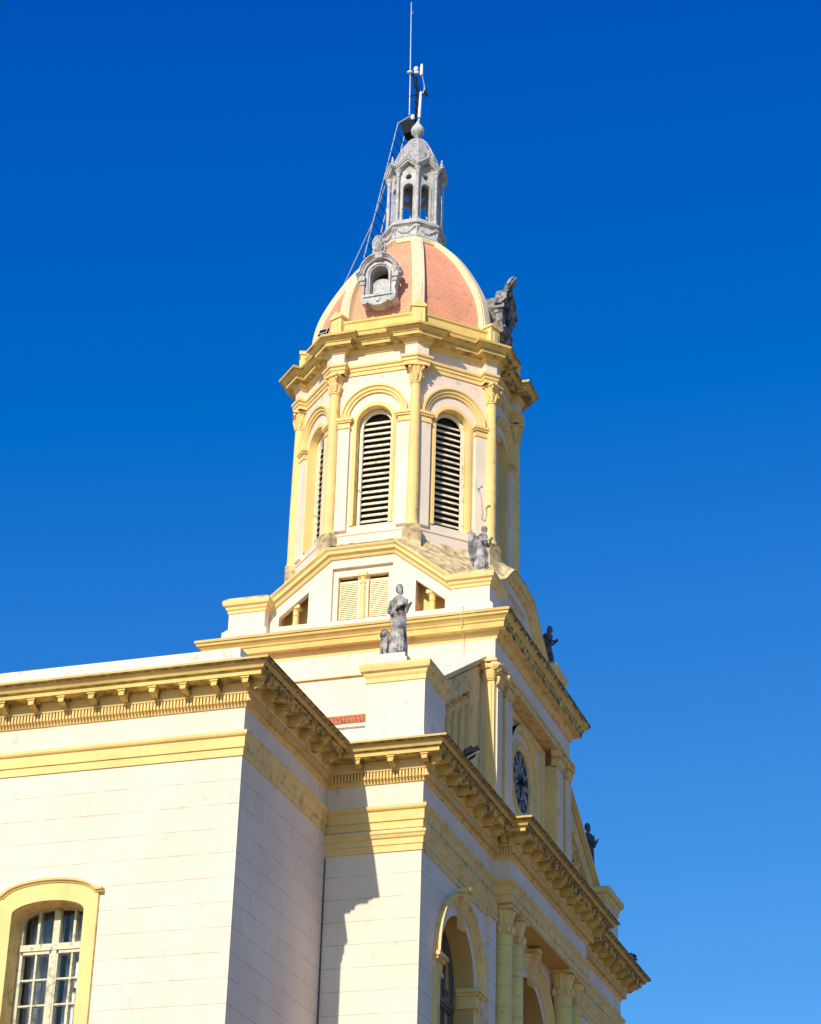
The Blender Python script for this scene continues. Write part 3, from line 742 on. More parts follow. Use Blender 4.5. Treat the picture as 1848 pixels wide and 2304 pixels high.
# ------------------------------------------------------------------ octagonal belfry
AB = 2.06; T8 = math.tan(R(22.5)); HW = AB*T8
mb = MB(); win = arch_hole(0, .38, 20.80, 23.12, 18)
mb.panel([(-HW, 20.2), (HW, 20.2), (HW, 24.80), (-HW, 24.80)], [win], FL(AB), .26, 0, 1, edge=False)
bw0 = obj('belfry_wall', mb, ['cream', 'yellow'], church, AX)
mb = MB()   # yellow surround of the window and outer archivolt with its pilaster strips
mb.sweep([(.38, 20.80)] + arc(0, 23.12, .38, 0, 180, 20) + [(-.38, 20.80)], [(0, 0), (0, .03), (.055, .03), (.06, .015), (.085, .015), (.085, 0)], FL(AB))
obj('window_surround', mb, 'yellow', bw0, AX)
mb = MB()
mb.sweep(arc(0, 23.24, .56, 0, 180, 26), [(0, 0), (0, .04), (.05, .045), (.055, .07), (.11, .08), (.125, .11), (.16, .11), (.16, 0)], FL(AB))
for s_ in (-1, 1):
    for (z0, z1, e, ww) in ((23.02, 23.06, .0, .09), (23.06, 23.15, -.015, .08), (23.15, 23.19, .02, .11), (23.19, 23.25, .045, .13)):
        a_, b_ = s_*.50, s_*.80; mb.box(min(a_, b_)-e, max(a_, b_)+e, z0, z1, 0, ww, mp=FL(AB))
obj('archivolt', mb, 'yellow', bw0, AX)
mb = MB()
for s_ in (-1, 1): a_, b_ = s_*.52, s_*.80; mb.box(min(a_, b_), max(a_, b_), 20.70, 23.03, 0, .07, mp=FL(AB))
obj('pilaster_strip', mb, 'cream', bw0, AX)
mb = MB()
for k in range(19):
    z = 20.835+.1315*k; hw = .30 if z < 23.08 else math.sqrt(max(.01, .09-(z+.05-23.12)**2)); dz = random.uniform(-.005, .005)
    mb.prism([(-.038, z-.012+dz), (.042, z+.075+dz), (.05, z+.066+dz), (-.028, z-.022+dz)], lambda u, v_, w_: (w_, -(AB-.20)+u+.02, v_+w_*dz), -hw, hw)
mb.box(-.37, .37, -AB+.14, -AB+.22, 20.79, 20.835)
mb.sweep([(.30, 20.82)] + arc(0, 23.12, .30, 0, 180, 18) + [(-.30, 20.82)], [(0, -.06), (0, .0), (.07, .0), (.078, -.06)], FL(AB-.15))
lv0 = obj('louvre', mb, 'louvre', bw0, AX)
mb = MB(); mb.box(-.40, .40, -AB+.30, -AB+.32, 20.7, 23.55); obj('dark_room', mb, 'dark', bw0, AX)
for k in range(1, 8): dup(bw0, church, rz=k*math.pi/4, loc=AX)
# dado with plinth blocks under the columns
def oct_plan(ap, w_=None, step=0):
    pts = []
    for k in range(8):
        a = R(-90+45*k); n_ = Vector((math.cos(a), math.sin(a))); t_ = Vector((-n_.y, n_.x)); h_ = ap*T8
        if not w_: pts.append(tuple(n_*ap - t_*h_)); continue
        h1 = (ap+step)*T8
        pts += [tuple(n_*(ap+step)-t_*h1), tuple(n_*(ap+step)-t_*(h_-w_)), tuple(n_*ap-t_*(h_-w_)), tuple(n_*ap+t_*(h_-w_)), tuple(n_*(ap+step)+t_*(h_-w_))]
    return pts
mb = MB(); mb.sweep(oct_plan(2.09), [(0, 20.0), (.09, 20.0), (.09, 20.10), (.13, 20.12), (.13, 20.17), (.06, 20.22), (.06, 20.30), (.02, 20.33), (.02, 20.56), (.04, 20.58), (.04, 20.62), (-.03, 20.66)], XYH, closed=True)
obj('belfry_dado', mb, 'cream', church, AX)
RV = 2.282; va = R(-67.5); cx, cy = RV*math.cos(va), RV*math.sin(va)
def diag(u, v_, z): # local frame of the vertex: u along tangent, v outward
    return (math.cos(va)*(RV+v_)-math.sin(va)*u, math.sin(va)*(RV+v_)+math.cos(va)*u, z)
mb = MB()
mb.lathe([(.150, 20.60), (.150, 20.66), (.125, 20.69), (.118, 20.74), (.118, 21.8), (.110, 23.0), (.100, 23.84)], 20, (cx, cy))
colm = obj('belfry_column', mb, 'yellow', church, AX, smooth=False)
mb = MB()
mb.lathe([(.115, 23.84), (.118, 23.87), (.10, 23.88), (.105, 23.97), (.125, 23.99), (.11, 24.0), (.118, 24.10), (.15, 24.19), (.16, 24.22), (.12, 24.225)], 32, (cx, cy), mod=lambda a, z: 1+.06*math.cos(a*8)*(1 if z > 23.87 else 0))
for k in range(8):
    a = 2*math.pi*k/8+.39; c_, s_ = math.cos(a), math.sin(a)
    mb.tube([(cx+c_*.10, cy+s_*.10, 23.89), (cx+c_*.12, cy+s_*.12, 24.0), (cx+c_*.155, cy+s_*.155, 24.05), (cx+c_*.16, cy+s_*.16, 24.02)], [.03, .035, .022, .008], 6)
for k in range(4):
    a = math.pi/4+k*math.pi/2
    p = [diag(math.cos(a)*r_, math.sin(a)*r_, z) for r_, z in ((.10, 24.05), (.15, 24.17), (.195, 24.20), (.205, 24.15), (.175, 24.13))]
    mb.tube(p, [.02, .026, .026, .022, .012], 6)
for (z0, z1, e) in ((24.22, 24.265, .175),):
    q = [diag(u, v_, 0)[:2] for u, v_ in ((-e, -e), (e, -e), (e, e), (-e, e))]; mb.prism(q, XYH, z0, z1)
obj('capital', mb, 'yellow', colm, AX)
mb = MB(); q = [diag(u, v_, 0)[:2] for u, v_ in ((-.18, -.2), (.18, -.2), (.18, .15), (-.18, .15))]
mb.prism(q, XYH, 20.05, 20.56); q = [diag(u, v_, 0)[:2] for u, v_ in ((-.16, -.2), (.16, -.2), (.16, .13), (-.16, .13))]; mb.prism(q, XYH, 20.56, 20.61)
obj('column_plinth', mb, 'lichen', colm, AX)
for k in range(1, 8): dup(colm, church, rz=k*math.pi/4, loc=AX)
bp = [(0, 24.265), (.025, 24.265), (.025, 24.35), (.045, 24.355), (.045, 24.41), (.075, 24.43), (.08, 24.48), (0, 24.485), (.002, 24.75), (.03, 24.76), (.04, 24.80), (.065, 24.83), (.07, 24.86), (.20, 24.865), (.205, 24.935), (.225, 24.94), (.235, 24.965), (.30, 25.01), (.345, 25.02), (.35, 25.07), (.20, 25.13), (-.1, 25.18)]
mb = MB(); mb.sweep(oct_plan(AB, .19, .17), bp, XYH, closed=True, mis=[3]*7+[1]+[3]*4+[0]*6+[4]+[2, 2])
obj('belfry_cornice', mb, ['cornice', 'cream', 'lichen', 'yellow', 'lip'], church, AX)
mb = MB(); mb.sweep(oct_plan(2.10), [(0, 25.1), (0, 25.30), (.03, 25.32), (.03, 25.50), (.06, 25.53), (.065, 25.57), (-.10, 25.63), (-.3, 25.63)], XYH, closed=True, mis=[0]*5+[1, 1])
obj('blocking_course', mb, ['cornice', 'lichen'], church, AX)
RA = 2.36
def dg(u, v_, z): return (math.cos(va)*(RA+v_)-math.sin(va)*u, math.sin(va)*(RA+v_)+math.cos(va)*u, z)
mb = MB(); mp = lambda u, v_, w_: dg(u, w_, v_)
mb.prism([(-.14, 25.10), (.14, 25.10), (.14, 25.66), (-.14, 25.66)], mp, -.3, 0)
mb.prism([(-.17, 25.66), (.17, 25.66), (.17, 25.71), (0, 25.84), (-.17, 25.71)], mp, -.3, .03)
mb.prism([(-.06, 25.2), (.06, 25.2), (.06, 25.55), (0, 25.60), (-.06, 25.55)], mp, 0, .02)
ac = obj('acroterion', mb, 'yellow', church, AX)
for k in range(1, 8): dup(ac, church, rz=k*math.pi/4, loc=AX)

# ------------------------------------------------------------------ dome
ctrl = [(2.16, 25.45), (2.15, 25.95), (2.07, 26.40), (1.92, 26.79), (1.70, 27.21), (1.46, 27.60), (1.19, 27.96), (.925, 28.25), (.72, 28.44)]
def interp(t):
    t = max(0, min(len(ctrl)-1.0001, t)); i = int(t); f = t-i
    P_ = [ctrl[max(0, min(len(ctrl)-1, i+d))] for d in (-1, 0, 1, 2)]
    return tuple(.5*((2*P_[1][j])+(-P_[0][j]+P_[2][j])*f+(2*P_[0][j]-5*P_[1][j]+4*P_[2][j]-P_[3][j])*f*f+(-P_[0][j]+3*P_[1][j]-3*P_[2][j]+P_[3][j])*f**3) for j in (0, 1))
dome_p = [(a*.972+.008, b) for a, b in (interp(8*i/48) for i in range(49))]
mb = MB(); mb.lathe([(r_-.05, z) for r_, z in dome_p], 8, a0=R(22.5)); bmesh.ops.subdivide_edges(mb.bm, edges=[e for e in mb.bm.edges if abs(e.verts[0].co.z-e.verts[1].co.z) < 1e-4], cuts=3)
dome = obj('dome', mb, 'tile', church, AX)
mb = MB()
def rib(mb, hw, o0, o1, pts):
    n = len(pts); rows = []
    for i, (r_, z) in enumerate(pts):
        a = pts[max(0, i-1)]; b = pts[min(n-1, i+1)]; d = Vector((b[0]-a[0], b[1]-a[1])).normalized(); nn = Vector((d.y, -d.x))
        if nn.x < 0: nn = -nn
        row = []
        for u, o in ((-hw, o0), (-hw, o1*.6), (-hw*.72, o1*.6), (-hw*.66, o1), (hw*.66, o1), (hw*.72, o1*.6), (hw, o1*.6), (hw, o0)):
            rr = r_+nn.x*o; zz = z+nn.y*o
            row.append(mb.bm.verts.new((math.cos(va)*rr-math.sin(va)*u, math.sin(va)*rr+math.cos(va)*u, zz)))
        rows.append(row)
    for a, b in zip(rows, rows[1:]):
        for j in range(7): mb.bm.faces.new((a[j], a[j+1], b[j+1], b[j]))
rib(mb, .13, -.12, .035, dome_p)
rb = obj('rib', mb, 'rib', dome, AX, smooth=False)
for k in range(1, 8): dup(rb, dome, rz=k*math.pi/4, loc=AX)
# dormers on three of the square sides (none toward the nave)
DP = 2.12
mb = MB(); mp0 = FL(DP); mp = lambda u, v_, w_: mp0(u*.88, 26.6+(v_-26.6)*.90-.02, w_)
hole = arch_hole(0, .235, 26.07, 26.66, 16)
outl = [(-.36, 25.98), (.36, 25.98), (.36, 26.66)] + [(.36*math.cos(R(a)), 26.68+.36*math.sin(R(a))) for a in range(10, 180, 10)] + [(-.36, 26.66)]
mb.panel(outl, [hole], mp, .36, 0)
bk = arc(0, 26.66, .34, 0, 180, 14); pth = [(.34, 25.9)]+bk+[(-.34, 25.9)]   # cheeks and barrel roof back to the dome
for a, b in zip(pth, pth[1:]): mb.face([mp(a[0], a[1], -.005), mp(b[0], b[1], -.005), mp(b[0], b[1], -1.1), mp(a[0], a[1], -1.1)])
mb.face([mp(u, v_, -.34) for u, v_ in arch_hole(0, .24, 26.0, 26.66, 16)], 1)
mb.prism(arch_hole(0, .21, 26.0, 26.50, 14, .13), mp, -.18, -.13, 0)
mb.sweep([(.23, 26.07), (.23, 26.66)]+arc(0, 26.66, .23, 8, 172, 16)+[(-.23, 26.66), (-.23, 26.07)], [(0, 0), (0, .03), (.03, .035), (.035, .06), (.065, .06), (.07, 0)], mp)
ap_ = [(-.42, 26.06), (.42, 26.06), (.44, 25.98), (.40, 25.88), (.32, 25.86), (.26, 25.90), (.18, 25.84), (.08, 25.80), (-.08, 25.80), (-.18, 25.84), (-.26, 25.90), (-.32, 25.86), (-.40, 25.88), (-.44, 25.98)]
mb.prism(ap_, mp, -.3, .07); mb.box(-.36, .36, 26.03, 26.08, -.2, .10, mp=mp)
mb.prism(arc(0, 25.93, .05, 0, 360, 12)[:-1], mp, .07, .10)
mb.sweep([(.56, 26.62), (.50, 26.62), (.40, 26.70)]+arc(0, 26.70, .40, 18, 162, 18)+[(-.40, 26.70), (-.50, 26.62), (-.56, 26.62)], [(-.02, -.1), (-.02, .05), (.02, .07), (.03, .10), (.055, .11), (.06, .14), (.085, .15), (.095, -.1)], mp)
for s_ in (-1, 1):
    a_, b_ = s_*.34, s_*.50
    mb.box(min(a_, b_), max(a_, b_), 26.50, 26.62, -.12, .10, mp=mp); mb.box(min(a_, s_*.46), max(a_, s_*.46), 26.40, 26.50, -.12, .07, mp=mp)
    mb.prism([(s_*.36, 26.40), (s_*.44, 26.40), (s_*.40, 26.2), (s_*.36, 26.1)], mp, -.1, .05)
    mb.prism([(s_*.36, 26.08), (s_*.44, 26.04), (s_*.42, 26.2), (s_*.36, 26.22)], mp, -.1, .045)
dm = obj('dormer', mb, ['cement', 'dark'], dome, AX)
mb = MB(); mp_ = mp; mp = lambda u, v_, w_: mp_(u, v_, w_+max(0, v_-27.15)*.45)
mb.prism([(-.10, 27.06), (.10, 27.06), (.07, 27.20), (-.07, 27.20)], mp, -.08, .12)
mb.prism([(-.12, 27.20), (.12, 27.20), (.17, 27.34), (.15, 27.48), (.07, 27.58), (0, 27.60), (-.07, 27.58), (-.15, 27.48), (-.17, 27.34)], mp, -.04, .03)
for q in range(-3, 4):
    a = R(90+q*27); L = .17-.012*abs(q)
    mb.tube([mp(.02*math.cos(a), 27.25, .04), mp(L*.6*math.cos(a), 27.29+L*.9*math.sin(a), .06), mp(L*.85*math.cos(a), 27.31+L*1.6*math.sin(a), .05)], [.012, .026, .022], 6)
for s_ in (-1, 1): mb.tube([mp(s_*.03, 27.22, .05), mp(s_*.10, 27.20, .07), mp(s_*.16, 27.25, .06), mp(s_*.12, 27.28, .06)], [.03, .028, .022, .014], 6)
mp = mp_
pal = obj('palmette', mb, 'cement', dome, AX)
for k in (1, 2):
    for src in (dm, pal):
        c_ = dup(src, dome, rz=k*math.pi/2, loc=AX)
        if k == 1: c_.data = c_.data.copy(); c_.data.materials[0] = M['cement_dark']; c_['label'] = 'grey carving on the shaded front side, shade painted into its colour'

# ------------------------------------------------------------------ lantern
mb = MB()
mb.sweep(oct_plan(.60), [(-.2, 28.36), (.12, 28.36), (.13, 28.44), (.06, 28.48), (.05, 28.52), (-.2, 28.54)], XYH, closed=True, mis=[1]*5)
mb.sweep(oct_plan(.60), [(.0, 28.50), (.05, 28.54), (.02, 28.58), (.0, 28.84), (.03, 28.87), (.07, 28.89), (.075, 28.95), (.03, 28.98), (.0, 29.03), (-.1, 29.05), (-.55, 29.05)], XYH, closed=True)
lan = obj('lantern', mb, ['cement', 'rib'], church, AX)
T_ = T8*.60
mb = MB()
for k in range(8):  # festoons of leaves on the band
    a = R(-90+45*k); ca, sa = math.cos(a), math.sin(a)
    def q(u, z, w_): n_ = .60+w_; return (ca*n_-sa*u*1.0, sa*n_+ca*u, z)
    pts = [q(-.21+.42*i/8, 28.80-.13*math.sin(math.pi*i/8), .02) for i in range(9)]
    mb.tube(pts, [.012, .02, .026, .03, .032, .03, .026, .02, .012], 7)
    for i in range(9): mb.ball(q(-.21+.42*i/8, 28.80-.13*math.sin(math.pi*i/8)+random.uniform(-.02, .02), .03), .022, seg=6)
    for dx in (-.235, -.2, .2, .235): mb.ball(q(dx, 28.80+random.uniform(-.03, .03), .025), .035, seg=6)
    mb.tube([q(-.24, 28.80, .02), q(-.24, 28.64, .02)], [.022, .008], 6)
obj('festoon', mb, 'cement', lan, AX)
AL = .50; hl = AL*T8
mb = MB(); hole = arch_hole(0, .118, 29.08, 29.93, 12); oc = arc(0, 30.235, .072, 0, 360, 16)[:-1]
mb.panel([(-hl, 29.02), (hl, 29.02), (hl, 30.42), (0, 30.60), (-hl, 30.42)], [hole, oc], FL(AL), .07, 0, edge=False)
mb.panel([(-hl, 29.02), (hl, 29.02), (hl, 30.42), (0, 30.60), (-hl, 30.42)], [hole, oc], FL(AL-.07), .001, 0, edge=False)
mb.sweep([(.118, 29.08), (.118, 29.93)]+arc(0, 29.93, .118, 15, 165, 10)+[(-.118, 29.93), (-.118, 29.08)], [(0, 0), (0, .018), (.022, .018), (.022, 0)], FL(AL))
lw = obj('lantern_arch', mb, 'cement', lan, AX)
for k in range(1, 8): dup(lw, lan, rz=k*math.pi/4, loc=AX)
mb = MB(); rl = .600; lx, ly = rl*math.cos(va), rl*math.sin(va)
mb.lathe([(.055, 29.03), (.055, 29.08), (.038, 29.12), (.034, 30.22), (.05, 30.24), (.038, 30.26), (.05, 30.33), (.075, 30.37), (.08, 30.40), (.04, 30.405)], 12, (lx, ly))
mb.ball((lx, ly, 30.44), .062, seg=10); mb.tube([(lx*.8, ly*.8, 30.36), (lx*1.08, ly*1.08, 30.36)], .03, 6)
lc = obj('lantern_column', mb, 'cement', lan, AX)
for k in range(1, 8): dup(lc, lan, rz=k*math.pi/4, loc=AX)
mb = MB(); gl_ = .60; hg = gl_*T8+.01
gab = [(hg, 30.44), (0, 30.66), (-hg, 30.44)]
mb.sweep(gab, [(-.055, -.12), (-.055, .015), (-.02, .02), (-.015, .05), (.015, .055), (.02, .075), (.045, .075), (.05, -.45)], FL(gl_))
mb.ball(FL(gl_)(0, 30.76, .0), .04, seg=8, sc=(1, 1, 1.5)); mb.tube([FL(gl_)(0, 30.66, 0), FL(gl_)(0, 30.9, 0)], [.035, .012], 7); mb.ball(FL(gl_)(0, 30.86, 0), .024, seg=8)
lg = obj('gable', mb, 'cement', lan, AX)
for k in range(1, 8): dup(lg, lan, rz=k*math.pi/4, loc=AX)
mb = MB(); mb.lathe([(.55, 30.50), (.525, 30.75), (.47, 30.98), (.39, 31.18), (.285, 31.37), (.17, 31.51), (.08, 31.58), (.05, 31.62)], 8, a0=R(22.5))
ld = obj('lantern_dome', mb, 'cement_scales', lan, AX)
mb = MB()
for k in range(8):
    a = R(22.5+45*k); mb.tube([(r_*math.cos(a), r_*math.sin(a), z) for r_, z in [(.55, 30.50), (.525, 30.75), (.47, 30.98), (.39, 31.18), (.285, 31.37), (.17, 31.51), (.08, 31.58)]], .014, 6)
obj('lantern_rib', mb, 'cement', lan, AX)
mb = MB(); mb.lathe([(.05, 31.60), (.05, 31.66), (.09, 31.69), (.145, 31.77), (.15, 31.84), (.12, 31.93), (.06, 32.02), (.025, 32.10)], 40, mod=lambda a, z: 1+.09*abs(math.cos(a*5))-.05)
obj('finial', mb, 'cement', lan, AX, smooth=True)

# ------------------------------------------------------------------ statues
def remesh(o, vs):
    md = o.modifiers.new('remesh', 'REMESH'); md.mode = 'VOXEL'; md.voxel_size = vs; md.use_smooth_shade = True
    sm = o.modifiers.new('smooth', 'SMOOTH'); sm.factor = .5; sm.iterations = 1
def hand(mb, p, d, up_, s_):
    p = Vector(p); d = Vector(d).normalized(); sd_ = d.cross(Vector(up_)).normalized()
    mb.ball(p+d*.03*s_, .04*s_, seg=8, sc=(1, 1, 1))
    for i, L in enumerate((.07, .085, .08, .06)):
        o_ = sd_*(i-1.5)*.02*s_; mb.tube([p+d*.05*s_+o_, p+d*(.05+L*.6)*s_+o_, p+d*(.05+L)*s_+o_-Vector(up_)*.02*s_], [.011*s_, .010*s_, .007*s_], 5)
    mb.tube([p+sd_*.03*s_, p+sd_*.06*s_+d*.03*s_, p+sd_*.055*s_+d*.06*s_], [.013*s_, .011*s_, .008*s_], 5)
def robe(mb, prof, folds, n=72, twist=.0, c=(0, 0)):
    """prof rows: z, rx, ry, dx, dy, fold amplitude"""
    rows = []
    for (z, rx, ry, dx, dy, fa) in prof:
        row = []
        for i in range(n):
            a = 2*math.pi*i/n; f = 1+fa*(math.sin(a*folds+twist*z)+.5*math.sin(a*(folds*2+1)+1.3-twist*z*.7))
            row.append(mb.bm.verts.new((c[0]+dx+rx*f*math.cos(a), c[1]+dy+ry*f*math.sin(a), z)))
        rows.append(row)
    for a, b in zip(rows, rows[1:]):
        for i in range(n): mb.bm.faces.new((a[i], a[(i+1) % n], b[(i+1) % n], b[i]))
    mb.bm.faces.new(rows[0]); mb.bm.faces.new(rows[-1])
def head(mb, c, r_, d, beard=True, hair=.0):
    c = Vector(c); d = Vector(d).normalized(); sd_ = d.cross(Vector((0, 0, 1))).normalized(); u = Vector((0, 0, 1))
    mb.ball(c, r_, seg=16, sc=(.84, .9, 1.12)); mb.ball(c+d*r_*.35-u*r_*.5, r_*.55, seg=12)
    mb.tube([c+d*r_*.80+u*r_*.25, c+d*r_*1.12-u*r_*.18, c+d*r_*.85-u*r_*.25], [r_*.10, r_*.15, r_*.08], 6)        # nose
    mb.tube([c+d*r_*.86-sd_*r_*.5+u*r_*.36, c+d*r_*.98+u*r_*.34, c+d*r_*.86+sd_*r_*.5+u*r_*.36], r_*.10, 6)        # brow
    for s_ in (-1, 1):
        mb.ball(c+d*r_*.74+sd_*s_*r_*.33+u*r_*.14, r_*.13, seg=8); mb.ball(c+sd_*s_*r_*.84+u*0, r_*.2, seg=8, sc=(.6, 1, 1.3))
    mb.tube([c+d*r_*.88-sd_*r_*.25-u*r_*.48, c+d*r_*.95-u*r_*.46, c+d*r_*.88+sd_*r_*.25-u*r_*.48], r_*.07, 5)     # mouth
    for i in range(22):                                                                                        # hair locks
        a = 2*math.pi*i/22; h_ = -d*.35+(sd_*math.cos(a)+u*(math.sin(a)*.75+.35))
        mb.ball(c+h_.normalized()*r_*.92, r_*.30, seg=6)
    if beard:
        for i in range(7): mb.ball(c+d*r_*(.6-.05*abs(i-3))+sd_*r_*(i-3)*.2-u*r_*(.85-.08*abs(i-3)), r_*.26, seg=6, sc=(1, 1, 1.5))
    mb.tube([c-u*r_*.6, c-u*r_*1.9], r_*.55, 10)
def scale_mb(mb, sx, sy, sz, c=(0, 0, 0)):
    for v_ in mb.bm.verts: v_.co = Vector((c[0]+(v_.co.x-c[0])*sx, c[1]+(v_.co.y-c[1])*sy, c[2]+(v_.co.z-c[2])*sz))
def saint(loc, rz, label, lion=True, stone='stone'):
    t = thing('saint_statue', loc, label, 'statue'); tw = loc
    mb = MB(); mb.sweep([(-.26, -.2), (.20, -.2), (.20, .2), (-.26, .2)], [(.05, -.42), (.05, -.06), (.0, -.05), (0, .05), (-.02, .06), (-.2, .06)], XYH, closed=True)
    o = obj('plinth', mb, 'ledge', t, loc, rz)
    mb = MB()
    robe(mb, [(.05, .19, .17, .02, 0, .10), (.20, .185, .16, .02, 0, .09), (.45, .165, .145, .01, 0, .075), (.62, .165, .145, 0, 0, .06), (.74, .175, .145, -.01, 0, .055),
              (.86, .165, .13, -.02, 0, .045), (.98, .175, .125, -.025, 0, .04), (1.06, .17, .11, -.02, 0, .03), (1.12, .12, .085, -.01, 0, .02), (1.15, .05, .05, 0, 0, 0)], 7, twist=1.5)
    # cloak folds falling diagonally from the left shoulder
    for k in range(9):
        u = k/8; z0 = 1.04-.05*k; z1 = .60-.05*k
        mb.tube([(-.17+.03*k, -.06-.02*k*.4, z0), (-.08+.03*k, -.155, z0-.16), (.06+.015*k, -.165, z1+.10), (.17, -.08, z1+.04)], [.018, .024, .024, .014], 6)
    for k in range(8):
        a = R(200+k*20); mb.tube([(.15*math.cos(a), .14*math.sin(a), .62), (.175*math.cos(a+.1), .165*math.sin(a+.1), .35), (.20*math.cos(a+.05), .185*math.sin(a+.05), .06)], [.014, .022, .028], 6)
    # arms: right forearm bent across the chest, left holding a book
    mb.tube([(-.155, -.02, 1.06), (-.20, -.05, .86), (-.10, -.16, .80), (.03, -.19, .90)], [.062, .058, .045, .030], 10)
    mb.tube([(.14, -.02, 1.06), (.19, -.05, .88), (.22, -.14, .80), (.29, -.19, .87)], [.060, .056, .042, .028], 10)
    hand(mb, (.29, -.19, .87), (.6, -.2, .6), (0, 0, 1), .9); hand(mb, (.03, -.19, .90), (.6, -.1, .5), (0, -1, 0), .9)
    mb.box(.02, .17, -.21, -.17, .90, 1.02)
    mb.ball((.06, -.16, .07), .045, sc=(1, 1.6, .7)); mb.ball((-.06, -.15, .07), .045, sc=(1, 1.6, .7))
    head(mb, (.015, -.02, 1.27), .082, (.75, -.65, -.28), beard=True)
    scale_mb(mb, .80, .85, 1.055)
    f = obj('robed_figure', mb, stone, t, loc, rz); remesh(f, .0095)
    if lion:
        mb = MB(); 
        mb.tube([(-.24, .0, .12), (-.24, -.04, .28), (-.235, -.08, .38)], [.085, .085, .07], 12)      # sitting body
        mb.ball((-.235, -.11, .43), .062, seg=12); mb.ball((-.235, -.17, .41), .035, seg=8)
        for i in range(14):
            a = 2*math.pi*i/14; mb.ball((-.235+.07*math.cos(a), -.09, .43+.07*math.sin(a)), .032, seg=6)
        for s_ in (-1, 1): mb.tube([(-.24+s_*.045, -.08, .30), (-.24+s_*.05, -.12, .16), (-.24+s_*.05, -.13, .06), (-.24+s_*.05, -.17, .055)], [.034, .026, .022, .024], 8); mb.ball((-.24+s_*.07, .02, .13), .06, seg=8, sc=(.7, 1.2, 1))
        mb.tube([(-.24, .08, .08), (-.30, .10, .10), (-.32, .04, .09)], .016, 6)
        scale_mb(mb, .92, 1.0, 1.08, (-.24, 0, .05))
        for v_ in mb.bm.verts: v_.co.x += .02
        l_ = obj('lion_figure', mb, stone, t, loc, rz); remesh(l_, .009)
    return t
saint((-12.08, 34.62, 15.94), 0, 'grey stone robed saint with a small lion, on the pedestal above the sunlit near corner')
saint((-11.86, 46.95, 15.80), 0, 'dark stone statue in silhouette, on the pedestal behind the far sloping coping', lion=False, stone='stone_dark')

def angel(loc, rz, label, h=1.0, stone='stone'):
    t = thing('angel_statue', loc, label, 'statue', None)
    mb = MB(); mb.sweep([(-.20, -.17), (.20, -.17), (.20, .17), (-.20, .17)], [(0, 0), (0, .05), (-.02, .06), (-.3, .06)], XYH, closed=True); obj('plinth', mb, stone, t, loc, rz)
    mb = MB(); s_ = .72*h
    robe(mb, [(.04, .20*s_, .17*s_, -.02, 0, .10), (.20*s_, .18*s_, .16*s_, 0, 0, .09), (.50*s_, .155*s_, .14*s_, .02, 0, .07), (.72*s_, .125*s_, .12*s_, .0, 0, .05), (.90*s_, .135*s_, .12*s_, .0, 0, .04), (1.04*s_, .14*s_, .115*s_, .02, 0, .03), (1.11*s_, .10*s_, .08*s_, .03, 0, .02), (1.15*s_, .045*s_, .045*s_, .04, 0, 0)], 6, twist=2)
    for k in range(7):
        a = R(190+k*26); mb.tube([(.12*s_*math.cos(a), .11*s_*math.sin(a), .7*s_), (.16*s_*math.cos(a+.15), .15*s_*math.sin(a+.15), .35*s_), (.205*s_*math.cos(a), .18*s_*math.sin(a), .05)], [.012, .018, .02], 6)
    # arms folded in prayer in front (+x is forward)
    for sy in (-1, 1): mb.tube([(.02, sy*.13*s_, 1.03*s_), (.10*s_, sy*.17*s_, .84*s_), (.22*s_, sy*.05*s_, .90*s_)], [.05*s_, .045*s_, .028*s_], 8)
    hand(mb, (.22*s_, .02, .90*s_), (.7, 0, .7), (0, 1, 0), .7); hand(mb, (.22*s_, -.02, .90*s_), (.7, 0, .7), (0, -1, 0), .7)
    head(mb, (.085*s_, 0, 1.25*s_), .082*s_, (.9, -.12, -.45), beard=False)
    f = obj('winged_figure', mb, stone, t, loc, rz); remesh(f, .008)
    for sy in (-1, 1):
        mb = MB(); mp = lambda u, v_, w_: (-.10*s_-u*.85, sy*(.05*s_+u*.55)+w_, v_)
        ol = [(.0, 1.02*s_), (.06*s_, 1.16*s_), (.14*s_, 1.20*s_), (.21*s_, 1.10*s_), (.22*s_, .90*s_), (.20*s_, .65*s_), (.15*s_, .40*s_), (.09*s_, .22*s_), (.05*s_, .40*s_), (.02*s_, .70*s_)]
        mb.prism(ol, mp, -.015, .015)
        for r_ in range(3):
            for k in range(7):
                zz = (1.10-.13*r_-.07*k)*s_; uu = (.05+.05*r_)*s_*(1-.05*k)
                mb.tube([mp(uu, zz, -.018), mp(uu+.045*s_, zz-.12*s_, -.022)], [.018*s_, .006], 5); mb.tube([mp(uu, zz, .018), mp(uu+.045*s_, zz-.12*s_, .022)], [.018*s_, .006], 5)
        w_ = obj('wing', mb, stone, t, loc, rz)
    return t
angel((-11.73, 38.30, 19.22), R(-12), 'grey winged angel statue with bowed head on the attic corner nearest the viewer', h=1.08)
angel((-11.80, 43.30, 19.25), R(20), 'dark winged angel statue on the far front corner of the attic', h=1.15, stone='stone_dark')

